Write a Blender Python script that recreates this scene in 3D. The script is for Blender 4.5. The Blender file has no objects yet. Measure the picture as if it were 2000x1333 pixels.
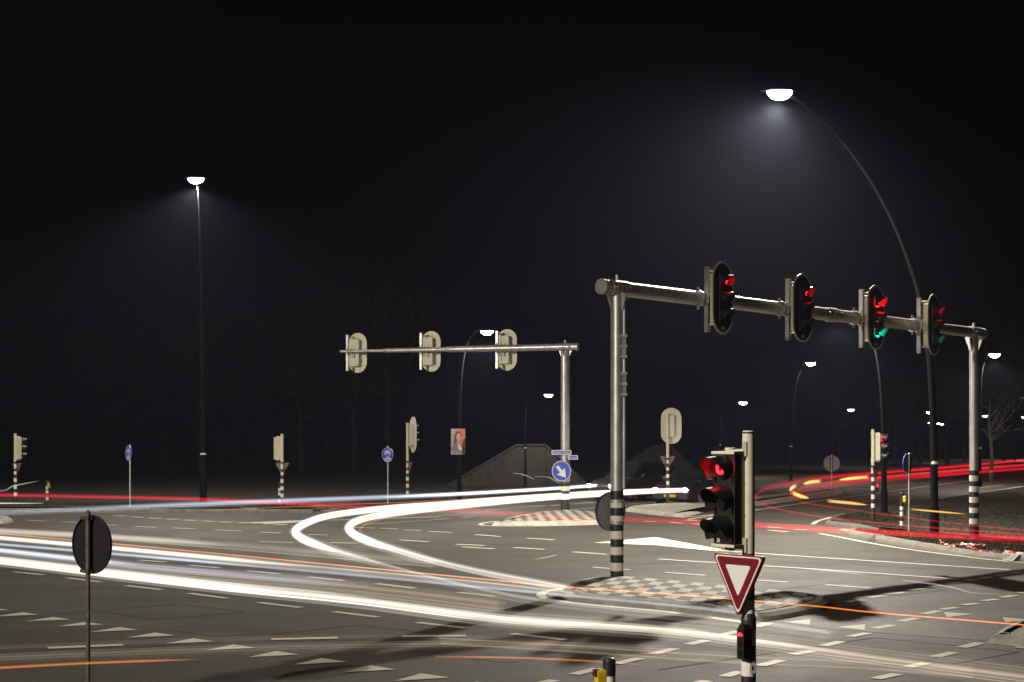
import bpy, bmesh, math, random
from mathutils import Vector, Matrix, Quaternion
random.seed(11)
R = math.radians
PI = math.pi
sc = bpy.context.scene
COL = sc.collection

# ------------------------------------------------------------------ camera, world, exposure
F, HZ, CX, CH = 3300.0, 846.0, 1000.0, 2.85      # focal length in photo pixels, horizon row, centre column, eye height
cam = bpy.data.cameras.new('camera')
cam.sensor_width = 36.0
cam.lens = F / 2000.0 * 36.0
cam.shift_y = (HZ - 666.5) / 2000.0
cam.clip_start, cam.clip_end = 0.5, 3000
camo = bpy.data.objects.new('camera', cam)
camo.location = (0, 0, CH)
camo.rotation_euler = (R(90), 0, 0)
COL.objects.link(camo)
sc.camera = camo

w = bpy.data.worlds.new('World')
sc.world = w
w.use_nodes = True
wn = w.node_tree
bg = wn.nodes['Background']
sky = wn.nodes.new('ShaderNodeTexSky')
sky.sky_type = 'NISHITA'
sky.sun_disc = False
sky.sun_elevation = R(-4)
sky.sun_rotation = R(200)
wn.links.new(sky.outputs[0], bg.inputs[0])
bg.inputs[1].default_value = 0.0006
sc.view_settings.view_transform = 'Standard'
sc.view_settings.look = 'None'
sc.view_settings.exposure = 0.0
sc.view_settings.gamma = 1.0
sc.render.engine = 'CYCLES'
cy = sc.cycles
cy.use_denoising = True
cy.max_bounces = 5
cy.diffuse_bounces = 2
cy.glossy_bounces = 3
cy.volume_bounces = 0
cy.transparent_max_bounces = 96
cy.sample_clamp_indirect = 2.0
cy.caustics_reflective = False
cy.caustics_refractive = False

def G(x, y, z=0.0):
    """ground point (plane z) seen at photo pixel x, y"""
    D = F * (CH - z) / (y - HZ)
    return Vector(((x - CX) / F * D, D, z))
def P(x, y, D):
    return Vector(((x - CX) / F * D, D, CH - (y - HZ) / F * D))

# ------------------------------------------------------------------ materials
MATS = {}
def mat(name, col, rough=0.6, metal=0.0, var=0.0, scale=8.0, bump=0.0, bscale=60.0, spec=0.5, stretch=None):
    if name in MATS: return MATS[name]
    m = bpy.data.materials.new(name)
    m.use_nodes = True
    nt = m.node_tree
    b = nt.nodes['Principled BSDF']
    b.inputs['Base Color'].default_value = (*col, 1)
    b.inputs['Roughness'].default_value = rough
    b.inputs['Metallic'].default_value = metal
    b.inputs['Specular IOR Level'].default_value = spec
    tc = nt.nodes.new('ShaderNodeTexCoord')
    src = tc.outputs['Object']
    if stretch:
        mp = nt.nodes.new('ShaderNodeMapping')
        mp.inputs['Scale'].default_value = stretch
        nt.links.new(src, mp.inputs[0]); src = mp.outputs[0]
    if var:
        n = nt.nodes.new('ShaderNodeTexNoise')
        n.inputs['Scale'].default_value = scale
        n.inputs['Detail'].default_value = 6
        n.inputs['Roughness'].default_value = 0.65
        nt.links.new(src, n.inputs['Vector'])
        r = nt.nodes.new('ShaderNodeValToRGB')
        r.color_ramp.elements[0].position = 0.3
        r.color_ramp.elements[1].position = 0.7
        r.color_ramp.elements[0].color = (*[c * (1 - var) for c in col], 1)
        r.color_ramp.elements[1].color = (*[min(1, c * (1 + var)) for c in col], 1)
        nt.links.new(n.outputs[0], r.inputs[0])
        nt.links.new(r.outputs[0], b.inputs['Base Color'])
        mr = nt.nodes.new('ShaderNodeMapRange')
        mr.inputs[3].default_value = max(0.05, rough - 0.1)
        mr.inputs[4].default_value = min(1, rough + 0.1)
        nt.links.new(n.outputs[0], mr.inputs[0])
        nt.links.new(mr.outputs[0], b.inputs['Roughness'])
    if bump:
        n2 = nt.nodes.new('ShaderNodeTexNoise')
        n2.inputs['Scale'].default_value = bscale
        n2.inputs['Detail'].default_value = 3
        nt.links.new(src, n2.inputs['Vector'])
        bp = nt.nodes.new('ShaderNodeBump')
        bp.inputs['Strength'].default_value = bump
        bp.inputs['Distance'].default_value = 0.01
        nt.links.new(n2.outputs[0], bp.inputs['Height'])
        nt.links.new(bp.outputs[0], b.inputs['Normal'])
    MATS[name] = m
    return m
def glow(name, col, s, sample=True):
    if name in MATS: return MATS[name]
    m = bpy.data.materials.new(name)
    m.use_nodes = True
    nt = m.node_tree
    nt.nodes.clear()
    o = nt.nodes.new('ShaderNodeOutputMaterial')
    e = nt.nodes.new('ShaderNodeEmission')
    e.inputs[0].default_value = (*col, 1)
    e.inputs[1].default_value = s
    nt.links.new(e.outputs[0], o.inputs[0])
    m.cycles.emission_sampling = 'AUTO' if sample else 'NONE'
    MATS[name] = m
    return m

def asphalt(name, c0, c1, rough=0.55, grain=0.45):
    m = bpy.data.materials.new(name); m.use_nodes = True
    nt = m.node_tree; b = nt.nodes['Principled BSDF']
    tc = nt.nodes.new('ShaderNodeTexCoord')
    def noise(s, d=4, rg=0.6, vec=None):
        n = nt.nodes.new('ShaderNodeTexNoise')
        n.inputs['Scale'].default_value = s; n.inputs['Detail'].default_value = d; n.inputs['Roughness'].default_value = rg
        nt.links.new(vec or tc.outputs['Object'], n.inputs['Vector']); return n.outputs[0]
    mp = nt.nodes.new('ShaderNodeMapping')
    mp.inputs['Rotation'].default_value = (0, 0, R(45)); mp.inputs['Scale'].default_value = (0.06, 1.1, 1)
    nt.links.new(tc.outputs['Object'], mp.inputs[0])
    big = noise(0.35, 5, 0.6); tracks = noise(1.0, 3, 0.5, mp.outputs[0]); fine = noise(30, 4, 0.8)
    def mathn(op, a, bv):
        n = nt.nodes.new('ShaderNodeMath'); n.operation = op
        for i, v in enumerate((a, bv)):
            if isinstance(v, (int, float)): n.inputs[i].default_value = v
            else: nt.links.new(v, n.inputs[i])
        return n.outputs[0]
    t = mathn('ADD', mathn('MULTIPLY', big, 0.70), mathn('MULTIPLY', tracks, 0.28))
    t = mathn('ADD', mathn('MULTIPLY', t, 0.72), mathn('MULTIPLY', noise(3.2, 5, 0.7), 0.28))
    r = nt.nodes.new('ShaderNodeValToRGB')
    r.color_ramp.elements[0].position = 0.39; r.color_ramp.elements[1].position = 0.62
    r.color_ramp.elements[0].color = (*c0, 1); r.color_ramp.elements[1].color = (*c1, 1)
    nt.links.new(t, r.inputs[0])
    mx = nt.nodes.new('ShaderNodeMix'); mx.data_type = 'RGBA'; mx.blend_type = 'OVERLAY'
    mx.inputs[0].default_value = grain * 2.0
    r2 = nt.nodes.new('ShaderNodeValToRGB')
    r2.color_ramp.elements[0].position = 0.38; r2.color_ramp.elements[1].position = 0.66
    r2.color_ramp.elements[0].color = (0.12,) * 3 + (1,); r2.color_ramp.elements[1].color = (0.85,) * 3 + (1,)
    nt.links.new(fine, r2.inputs[0])
    nt.links.new(r.outputs[0], mx.inputs[6]); nt.links.new(r2.outputs[0], mx.inputs[7])
    nt.links.new(mx.outputs[2], b.inputs['Base Color'])
    mr = nt.nodes.new('ShaderNodeMapRange')
    mr.inputs[1].default_value = 0.3; mr.inputs[2].default_value = 0.7
    mr.inputs[3].default_value = rough + 0.1; mr.inputs[4].default_value = rough - 0.08
    b.inputs['Specular IOR Level'].default_value = .30
    nt.links.new(t, mr.inputs[0]); nt.links.new(mr.outputs[0], b.inputs['Roughness'])
    bp = nt.nodes.new('ShaderNodeBump'); bp.inputs['Strength'].default_value = 0.35; bp.inputs['Distance'].default_value = 0.006
    nt.links.new(fine, bp.inputs['Height']); nt.links.new(bp.outputs[0], b.inputs['Normal'])
    MATS[name] = m
    return m
def paint_mat(name, col):
    """worn road paint: chips show darker bitumen"""
    m = bpy.data.materials.new(name); m.use_nodes = True
    nt = m.node_tree; b = nt.nodes['Principled BSDF']
    tc = nt.nodes.new('ShaderNodeTexCoord')
    n = nt.nodes.new('ShaderNodeTexNoise'); n.inputs['Scale'].default_value = 9; n.inputs['Detail'].default_value = 8; n.inputs['Roughness'].default_value = 0.75
    nt.links.new(tc.outputs['Object'], n.inputs['Vector'])
    r = nt.nodes.new('ShaderNodeValToRGB')
    e = r.color_ramp.elements
    e[0].position = 0.28; e[0].color = (0.12, 0.115, 0.1, 1)
    e[1].position = 0.42; e[1].color = (*col, 1)
    x = r.color_ramp.elements.new(0.7); x.color = (*[c * 0.86 for c in col], 1)
    nt.links.new(n.outputs[0], r.inputs[0]); nt.links.new(r.outputs[0], b.inputs['Base Color'])
    b.inputs['Roughness'].default_value = 0.6
    MATS[name] = m
    return m
def checker_mat(name, ca, cb, rot, tile):
    m = bpy.data.materials.new(name); m.use_nodes = True
    nt = m.node_tree; b = nt.nodes['Principled BSDF']
    tc = nt.nodes.new('ShaderNodeTexCoord')
    ax, ay, bx, by = rot                     # the two edge vectors of a paver
    det = ax * by - ay * bx
    def dotn(v):
        d = nt.nodes.new('ShaderNodeVectorMath'); d.operation = 'DOT_PRODUCT'; d.inputs[1].default_value = v
        nt.links.new(tc.outputs['Object'], d.inputs[0]); return d.outputs['Value']
    mp = nt.nodes.new('ShaderNodeCombineXYZ'); mp.inputs[2].default_value = .5
    nt.links.new(dotn((by / det, -bx / det, 0)), mp.inputs[0]); nt.links.new(dotn((-ay / det, ax / det, 0)), mp.inputs[1])
    tile = 1.0
    ck = nt.nodes.new('ShaderNodeTexChecker'); ck.inputs['Scale'].default_value = 1 / tile
    ck.inputs[1].default_value = (*ca, 1); ck.inputs[2].default_value = (*cb, 1)
    nt.links.new(mp.outputs[0], ck.inputs[0])
    n = nt.nodes.new('ShaderNodeTexNoise'); n.inputs['Scale'].default_value = 5; n.inputs['Detail'].default_value = 6
    nt.links.new(tc.outputs['Object'], n.inputs['Vector'])
    mr = nt.nodes.new('ShaderNodeMapRange'); mr.inputs[1].default_value = .3; mr.inputs[2].default_value = .7
    mr.inputs[3].default_value = 0.7; mr.inputs[4].default_value = 1.1
    nt.links.new(n.outputs[0], mr.inputs[0])
    br = nt.nodes.new('ShaderNodeTexBrick')
    br.offset = 0; br.inputs['Scale'].default_value = 1.0
    br.inputs['Brick Width'].default_value = tile; br.inputs['Row Height'].default_value = tile; br.inputs['Mortar Size'].default_value = 0.02
    br.inputs[1].default_value = (1, 1, 1, 1); br.inputs[2].default_value = (.88, .88, .88, 1); br.inputs[3].default_value = (.35, .33, .3, 1)
    nt.links.new(mp.outputs[0], br.inputs[0])
    vm = nt.nodes.new('ShaderNodeVectorMath'); vm.operation = 'MULTIPLY'
    nt.links.new(ck.outputs[0], vm.inputs[0]); nt.links.new(br.outputs[0], vm.inputs[1])
    vs = nt.nodes.new('ShaderNodeVectorMath'); vs.operation = 'SCALE'
    nt.links.new(vm.outputs[0], vs.inputs[0]); nt.links.new(mr.outputs[0], vs.inputs['Scale'])
    nt.links.new(vs.outputs[0], b.inputs['Base Color'])
    b.inputs['Roughness'].default_value = 0.75
    MATS[name] = m
    return m

CREAM = mat('cream_enamel', (.60, .57, .44), .5, 0, .1, 5, spec=.4)
BLACKP = mat('black_plastic', (.012, .012, .013), .42, 0, .25, 20)
BLACKM = mat('matt_black', (.010, .010, .011), .6)
LENS = mat('dark_lens', (.010, .009, .009), .35, spec=.25)
GALV = mat('galvanised_steel', (.48, .47, .45), .42, .65, .28, 6, bump=.06, bscale=25, stretch=(1, 1, .35))
GALVD = mat('weathered_steel', (.26, .25, .235), .5, .6, .35, 9, stretch=(1, 1, .3))
BANDW = mat('white_band', (.72, .69, .62), .45, 0, .1, 12)
BANDB = mat('black_band', (.022, .021, .021), .45, 0, .3, 10)
ALU = mat('sign_back_grey', (.15, .148, .142), .5, .2, .2, 6)
ALUD = mat('dull_sign_back', (.085, .08, .075), .6, .1, .25, 6)
BLUE = mat('sign_blue', (.008, .04, .42), .4)
WHITES = mat('sign_white', (.66, .64, .60), .45)
REDS = mat('sign_red', (.15, .006, .014), .4)
REDE = mat('sign_red_edge', (.45, .03, .02), .45)
CONC = mat('kerb_concrete', (.15, .14, .12), .8, 0, .35, 4, bump=.25, bscale=40)
ICONC = mat('island_kerb_concrete', (.38, .355, .30), .8, 0, .3, 3, bump=.25, bscale=40)
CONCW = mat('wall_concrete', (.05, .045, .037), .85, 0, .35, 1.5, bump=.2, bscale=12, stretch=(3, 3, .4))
LAMPP = mat('lamp_post_paint', (.009, .009, .010), .85, 0, .15, 6, spec=.04)
YEL = mat('yellow_plastic', (.62, .44, .015), .4)
MAROON = mat('maroon_plastic', (.10, .02, .03), .4)
GRASS = mat('grass_soil', (.026, .022, .012), .95, 0, .65, 3, bump=.8, bscale=25)
SOIL = mat('bare_soil', (.020, .017, .013), .95, 0, .5, .8, bump=.6, bscale=14)
BARK = mat('bark', (.032, .027, .019), .9, 0, .3, 8)
ROAD = asphalt('asphalt', (.045, .041, .034), (.072, .065, .055), .68)
PATH = asphalt('red_asphalt', (.062, .032, .024), (.095, .048, .036), .65)
PAINT = paint_mat('road_paint', (.55, .525, .42))

# ------------------------------------------------------------------ mesh helpers
def link(o, parent=None):
    COL.objects.link(o)
    if parent: o.parent = parent
    return o
def tag(o, label=None, cat=None, group=None, kind=None):
    if label: o['label'] = label
    if cat: o['category'] = cat
    if group: o['group'] = group
    if kind: o['kind'] = kind
    return o
def empty(name, loc, label, cat, group=None):
    o = bpy.data.objects.new(name, None)
    o.location = loc
    o.empty_display_size = .2
    link(o)
    return tag(o, label, cat, group)
class MB:
    def __init__(self):
        self.v = []; self.f = []; self.mi = []; self.mats = []; self.sm = []
    def idx(self, m):
        if m not in self.mats: self.mats.append(m)
        return self.mats.index(m)
    def face(self, pts, m, smooth=False):
        n = len(self.v)
        self.v += [Vector(p) for p in pts]
        self.f.append(tuple(range(n, n + len(pts)))); self.mi.append(self.idx(m)); self.sm.append(smooth)
    def grid(self, rows, m, closed=True, smooth=True, cap0=False, cap1=False):
        n = len(self.v); k = len(rows[0])
        for r in rows: self.v += [Vector(p) for p in r]
        i = self.idx(m)
        for a in range(len(rows) - 1):
            for b in range(k if closed else k - 1):
                c = (b + 1) % k
                self.f.append((n + a * k + b, n + a * k + c, n + (a + 1) * k + c, n + (a + 1) * k + b)); self.mi.append(i); self.sm.append(smooth)
        if cap0: self.face(list(reversed(rows[0])), m)
        if cap1: self.face(rows[-1], m)
    def tube(self, pts, rad, m, seg=12, caps=True, smooth=True):
        pts = [Vector(p) for p in pts]
        if not isinstance(rad, (list, tuple)): rad = [rad] * len(pts)
        rows = []
        d0 = (pts[1] - pts[0]).normalized()
        u = d0.orthogonal().normalized()
        for i, p in enumerate(pts):
            a = pts[max(i - 1, 0)]; b = pts[min(i + 1, len(pts) - 1)]
            d = (b - a).normalized()
            u = (u - d * u.dot(d)).normalized()
            v = d.cross(u)
            rows.append([p + (u * math.cos(t) + v * math.sin(t)) * rad[i] for t in [2 * PI * j / seg for j in range(seg)]])
        self.grid(rows, m, True, smooth, caps, caps)
    def ztube(self, x, y, secs, seg=24):
        """stack of vertical tube sections (z0, z1, r0, r1, material)"""
        for z0, z1, r0, r1, m in secs:
            rows = [[(x + r * math.cos(2 * PI * j / seg), y + r * math.sin(2 * PI * j / seg), z) for j in range(seg)] for z, r in ((z0, r0), (z1, r1))]
            self.grid(rows, m, True, True)
        z0, _, r0, _, m = secs[0]
        z1, r1, m1 = secs[-1][1], secs[-1][3], secs[-1][4]
        self.face([(x + r1 * math.cos(2 * PI * j / seg), y + r1 * math.sin(2 * PI * j / seg), z1) for j in range(seg)], m1)
    def box(self, c, s, m, rot=None, taper=1.0):
        c = Vector(c); hx, hy, hz = s[0] / 2, s[1] / 2, s[2] / 2
        rot = rot or Matrix.Identity(3)
        q = []
        for z, k in ((-hz, 1), (hz, taper)):
            for x, y in ((-hx, -hy), (hx, -hy), (hx, hy), (-hx, hy)):
                q.append(c + rot @ Vector((x * k, y * k, z)))
        for f in ((0, 3, 2, 1), (4, 5, 6, 7), (0, 1, 5, 4), (1, 2, 6, 5), (2, 3, 7, 6), (3, 0, 4, 7)):
            self.face([q[i] for i in f], m)
    def prism(self, poly, y0, y1, m, mside=None):
        """polygon in local XZ extruded from y0 (front) to y1"""
        mside = mside or m
        n = len(poly)
        a = [(p[0], y0, p[1]) for p in poly]; b = [(p[0], y1, p[1]) for p in poly]
        self.face(a, m); self.face(list(reversed(b)), mside)
        for i in range(n):
            j = (i + 1) % n
            self.face([a[i], b[i], b[j], a[j]], mside)
    def ring(self, outer, inner, y0, y1, m):
        n = len(outer)
        for i in range(n):
            j = (i + 1) % n
            o, p, q, r = outer[i], outer[j], inner[j], inner[i]
            self.face([(o[0], y0, o[1]), (p[0], y0, p[1]), (q[0], y0, q[1]), (r[0], y0, r[1])], m)
            self.face([(o[0], y1, o[1]), (r[0], y1, r[1]), (q[0], y1, q[1]), (p[0], y1, p[1])], m)
            self.face([(o[0], y0, o[1]), (o[0], y1, o[1]), (p[0], y1, p[1]), (p[0], y0, p[1])], m)
            self.face([(r[0], y0, r[1]), (q[0], y0, q[1]), (q[0], y1, q[1]), (r[0], y1, r[1])], m)
    def xf(self, M):
        self.v = [M @ p for p in self.v]
        return self
    def build(self, name, parent=None, weld=True):
        me = bpy.data.meshes.new(name)
        me.from_pydata([tuple(p) for p in self.v], [], self.f)
        for m in self.mats: me.materials.append(m)
        me.polygons.foreach_set('material_index', self.mi)
        me.polygons.foreach_set('use_smooth', self.sm)
        me.update()
        return link(bpy.data.objects.new(name, me), parent)
def struct(mb, name, kind='structure'):
    o = mb.build(name); o['kind'] = kind
    return o
def circ(r, n=40, cx=0, cz=0, sx=1):
    return [(cx + r * sx * math.cos(2 * PI * i / n), cz + r * math.sin(2 * PI * i / n)) for i in range(n)]
def capsule(wd, ht, n=16):
    r = wd / 2; k = ht / 2 - r
    return [(r * math.cos(PI * i / n), k + r * math.sin(PI * i / n)) for i in range(n + 1)] + \
           [(-r * math.cos(PI * i / n), -k - r * math.sin(PI * i / n)) for i in range(n + 1)]
def rrect(wd, ht, r, n=4):
    out = []
    for cx, cz, a0 in ((wd / 2 - r, ht / 2 - r, 0), (-wd / 2 + r, ht / 2 - r, 90), (-wd / 2 + r, -ht / 2 + r, 180), (wd / 2 - r, -ht / 2 + r, 270)):
        out += [(cx + r * math.cos(R(a0 + 90 * i / n)), cz + r * math.sin(R(a0 + 90 * i / n))) for i in range(n + 1)]
    return out
def yaw(a):
    """rotation that turns a part's front (local -Y) by a: positive turns it to the right of the picture"""
    return Matrix.Rotation(a, 4, 'Z')
def text_mesh(name, s, size, m, M, parent, bold=0.0, sx=1.0):
    cu = bpy.data.curves.new(name, 'FONT')
    cu.body = s; cu.size = size; cu.align_x = 'CENTER'; cu.align_y = 'CENTER'; cu.extrude = .0012; cu.offset = bold
    o = bpy.data.objects.new(name, cu)
    COL.objects.link(o)
    dg = bpy.context.evaluated_depsgraph_get(); dg.update()
    me = bpy.data.meshes.new_from_object(o.evaluated_get(dg))
    COL.objects.unlink(o); bpy.data.objects.remove(o)
    me.transform(M @ Matrix.Rotation(R(90), 4, 'X') @ Matrix.Diagonal((sx, 1, 1, 1)))
    me.materials.clear(); me.materials.append(m)
    me.name = name
    return link(bpy.data.objects.new(name, me), parent)
def spline(pts, n):
    """Catmull-Rom through pts, n samples"""
    pts = [Vector(p) for p in pts]
    L = [0]
    for a, b in zip(pts, pts[1:]): L.append(L[-1] + (b - a).length)
    out = []
    for i in range(n):
        s = L[-1] * i / (n - 1)
        k = 0
        while k < len(pts) - 2 and L[k + 1] < s: k += 1
        t = (s - L[k]) / max(1e-6, L[k + 1] - L[k])
        p1, p2 = pts[k], pts[k + 1]
        h = L[k + 1] - L[k]
        m1 = (p2 - pts[k - 1]) * (h / (L[k + 1] - L[k - 1])) if k > 0 else (p2 - p1)
        m2 = (pts[k + 2] - p1) * (h / (L[k + 2] - L[k])) if k + 2 < len(pts) else (p2 - p1)
        t2, t3 = t * t, t * t * t
        out.append(p1 * (2 * t3 - 3 * t2 + 1) + m1 * (t3 - 2 * t2 + t) + p2 * (-2 * t3 + 3 * t2) + m2 * (t3 - t2))
    return out

# ------------------------------------------------------------------ ground, roads
mb = MB(); S = 900
mb.face([(-S, -60, -.03), (S, -60, -.03), (S, 1200, -.03), (-S, 1200, -.03)], SOIL)
struct(mb, 'ground')
mb = MB()
edge = [(-400, 1001), (200, 1001.5), (620, 1000), (700, 990), (860, 985), (1050, 973), (1180, 962), (1400, 938), (1600, 921), (2100, 896)]
far = [G(*p) for p in edge]
mb.face([(-40, 2, 0), (40, 2, 0), (80, 40, 0), (110, 90, 0)] + [tuple(p) for p in reversed(far)], ROAD)
struct(mb, 'road')
def zpoly(px, z, m, mb):
    mb.face([(*G(x, y).xy, z) for x, y in px], m)
def strip(up, lo, z, m, mb, n=40):
    a = spline([(*G(x, y).xy, z) for x, y in up], n); b = spline([(*G(x, y).xy, z) for x, y in lo], n)
    for i in range(n - 1):
        mb.face([a[i], b[i], b[i + 1], a[i + 1]], m)
mb = MB()
strip([(470, 983), (620, 986), (760, 991), (960, 1000), (1230, 1007), (1450, 1020), (1600, 1031), (1700, 1036), (1790, 1045), (2060, 1069)],
      [(470, 990), (620, 996), (760, 1000), (960, 1013), (1230, 1017), (1450, 1031), (1600, 1043), (1665, 1046), (1790, 1052), (2060, 1080)], .004, PATH, mb)
strip([(1500, 1186), (1690, 1180), (1850, 1192), (2060, 1208)], [(1480, 1222), (1600, 1228), (1850, 1247), (2060, 1262)], .0045, PATH, mb)
struct(mb, 'cycle_path')

# painted markings
mk = MB(); ZM = .009
def dash(x0, y0, x1, y1, wd=.16, z=ZM):
    a, b = G(x0, y0), G(x1, y1)
    d = (b - a).normalized(); n = Vector((-d.y, d.x, 0)) * wd / 2
    mk.face([(*(a - n).xy, z), (*(b - n).xy, z), (*(b + n).xy, z), (*(a + n).xy, z)], PAINT)
def pline(pts, wd=.12, n=40, z=ZM):
    s = spline([(*G(x, y).xy, z) for x, y in pts], n)
    L, Rr = [], []
    for i, p in enumerate(s):
        d = (s[min(i + 1, n - 1)] - s[max(i - 1, 0)]).normalized(); q = Vector((-d.y, d.x, 0)) * wd / 2
        L.append(p + q); Rr.append(p - q)
    for i in range(n - 1): mk.face([Rr[i], Rr[i + 1], L[i + 1], L[i]], PAINT)
def mpoly(px): mk.face([(*G(x, y).xy, ZM) for x, y in px], PAINT)
for q in [(1158, 1109, 1230, 1114), (1299, 1119, 1377, 1125), (1478, 1134, 1538, 1138), (1612, 1143, 1700, 1150), (1120, 1079, 1186, 1084),
          (782, 1055.5, 837, 1059), (891, 1064, 947, 1066.5), (902, 1069, 966, 1073), (1003, 1070.5, 1063, 1074), (836, 1039, 883, 1041),
          (928, 1045, 977, 1049), (1029, 1052, 1084, 1055.5), (787, 1036, 823, 1037.2), (742, 1032.6, 778, 1034), (690, 1031, 733, 1032.6),
          (54, 1017, 91, 1019), (120, 1020, 166, 1022), (192, 1025, 230, 1027), (264, 1029, 305, 1031), (339, 1032, 380, 1034), (420, 1036, 472, 1038),
          (506, 1040, 548, 1042), (602, 1045, 640, 1046), (508, 1059, 572, 1060.5), (644, 1061, 700, 1062),
          (820, 1018, 850, 1016), (878, 1014, 905, 1012), (1130, 1002, 1150, 1003), (1125, 1001, 1145, 1002), (1730, 1161, 1740, 1162),
          (1258, 1019, 1282, 1020), (1308, 1021, 1332, 1023), (1352, 1024, 1380, 1026), (1500, 1030, 1525, 1032), (1552, 1035, 1576, 1036), (1500, 1036, 1540, 1040)]:
    dash(*q)
for q in [(27, 1118, 87, 1124), (132, 1130, 197, 1138), (246, 1145, 316, 1153), (369, 1160, 444, 1170), (505, 1178, 587, 1188), (652, 1196, 740, 1207),
          (815, 1217, 910, 1228), (1000, 1239, 1103, 1251), (272, 1095, 325, 1099), (370, 1105, 428, 1110), (483, 1116, 547, 1122), (603, 1128, 672, 1135),
          (735, 1141, 810, 1150), (895, 1158, 965, 1166)]:
    dash(*q, wd=.15)
for q in [(93, 1267, 240, 1261), (530, 1250, 660, 1247), (785, 1244, 910, 1243)]: dash(*q, wd=.2)
pline([(709, 1025.5), (926, 1010.5)], .12, 6); pline([(947, 997), (1165, 981.5)], .12, 6); pline([(1046, 1001.5), (1225, 988)], .14, 6)
pline([(921, 990), (1094, 988)], .2, 6); pline([(1225, 979), (1390, 967)], .14, 4); pline([(1225, 986), (1400, 974)], .14, 4)
pline([(1240, 971), (1390, 961)], .14, 4)
pline([(1400, 1076), (1580, 1088.5), (1972, 1114)], .17, 12); pline([(1286, 1093), (1580, 1112), (1868, 1132)], .17, 12)
mpoly([(1160, 1061), (1280, 1050), (1410, 1074), (1402, 1078), (1280, 1066)])
pline([(1588, 1025), (1596, 1019), (1625, 1011), (1660, 1004.5), (1700, 998), (1745, 990), (1820, 979), (1870, 970.5), (2080, 938)], .16, 60)
pline([(1600, 1043), (1640, 1050), (1685, 1059), (1727, 1066.5), (1811, 1079), (1895, 1089.5), (1958, 1096.5), (2080, 1106)], .12, 60)
pline([(1470, 998), (1600, 979), (1890, 940)], .13, 20); pline([(1420, 1003), (1330, 1012)], .14, 6); pline([(1440, 1000), (1345, 1015)], .14, 6)
pline([(1650, 957), (1740, 952)], .12, 4); pline([(1890, 956), (1960, 948)], .12, 4)
pline([(1190, 1024.8), (1090, 1028.3), (1000, 1029.3), (950, 1027.5), (938, 1025), (950, 1021.5), (975, 1018.5)], .14, 40)
pline([(1460, 1218), (1310, 1197), (1138, 1181), (1075, 1172), (1056, 1164), (1068, 1156), (1105, 1150)], .16, 50)
for i, (x, y) in enumerate([(235, 1008), (268, 1010.5), (302, 1012.7), (337, 1014.6), (372, 1016.6), (407, 1018.4), (442, 1020.2), (477, 1021.8), (512, 1023.4), (547, 1024.8)]):
    dash(x - 12.5, y - .2, x + 12.5, y + .9, .30)
for x, y in [(640, 998.5), (672, 1000), (690, 996.5), (655, 995), (1350, 1017), (1400, 1021)]: dash(x - 11, y - .5, x + 11, y + .5, .3)
mpoly([(478, 1021.5), (600, 1016.5), (640, 1016.8), (560, 1022.6), (500, 1024.2)])
dash(640, 1017, 860, 1010, .25)
for x0, y0, x1, y1 in [(385, 942, 460, 932), (495, 920, 570, 912), (598, 903, 668, 895), (695, 885, 762, 877), (790, 868, 850, 862), (875, 853, 938, 847),
                       (960, 838, 1020, 833), (1038, 827, 1095, 820), (1112, 813, 1167, 807), (1183, 802, 1240, 795),
                       (400, 1112, 492, 1094), (520, 1072, 610, 1055), (645, 1037, 728, 1021), (758, 1000, 838, 986), (850, 978, 925, 969), (953, 958, 1022, 949),
                       (1053, 937, 1118, 928), (1140, 920, 1208, 910), (1228, 899, 1290, 891), (268, 1157, 358, 1136), (118, 1200, 215, 1182),
                       (945, 1165, 1035, 1143), (815, 1211, 908, 1189), (680, 1262, 775, 1240), (525, 1318, 632, 1294), (1228, 1168, 1300, 1152)]:
    dash(1500 + x0 / 2.5, 800 + y0 / 2.5, 1500 + x1 / 2.5, 800 + y1 / 2.5, .16)
for q in [(1484, 1302, 1526, 1291), (1415, 1323, 1446, 1313), (1274, 1279, 1318, 1268), (1344, 1260, 1380, 1252), (1408, 1242, 1442, 1234), (1476, 1226, 1502, 1218),
          (1202, 1298, 1250, 1287), (1120, 1319, 1168, 1307), (1030, 1343, 1084, 1330), (1340, 1342, 1380, 1331)]:
    dash(*q, wd=.16)
for k in range(-3, 12):                       # row of give-way triangles, bottom left
    base = Vector((-4.68, 3300 * .00690, 0)) + Vector((.668, -.680, 0)) * (k - 5.0)
    tip = base; d = Vector((.70, -.714, 0)); n = Vector((.714, .70, 0))
    c = tip + n * .62
    mk.face([(tip.x, tip.y, ZM), (*(c + d * .25).xy, ZM), (*(c - d * .25).xy, ZM)], PAINT)
for t in [[(1528, 1216), (1582, 1222), (1583, 1211)], [(1634, 1226), (1689, 1232), (1690, 1221)], [(1844, 1197), (1850, 1207), (1900, 1201)], [(1958, 1207), (1964, 1217), (2018, 1212)],
          [(1638, 1036), (1660, 1038), (1650, 1034)]]:
    mpoly(t)
struct(mk, 'road_markings')

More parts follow.
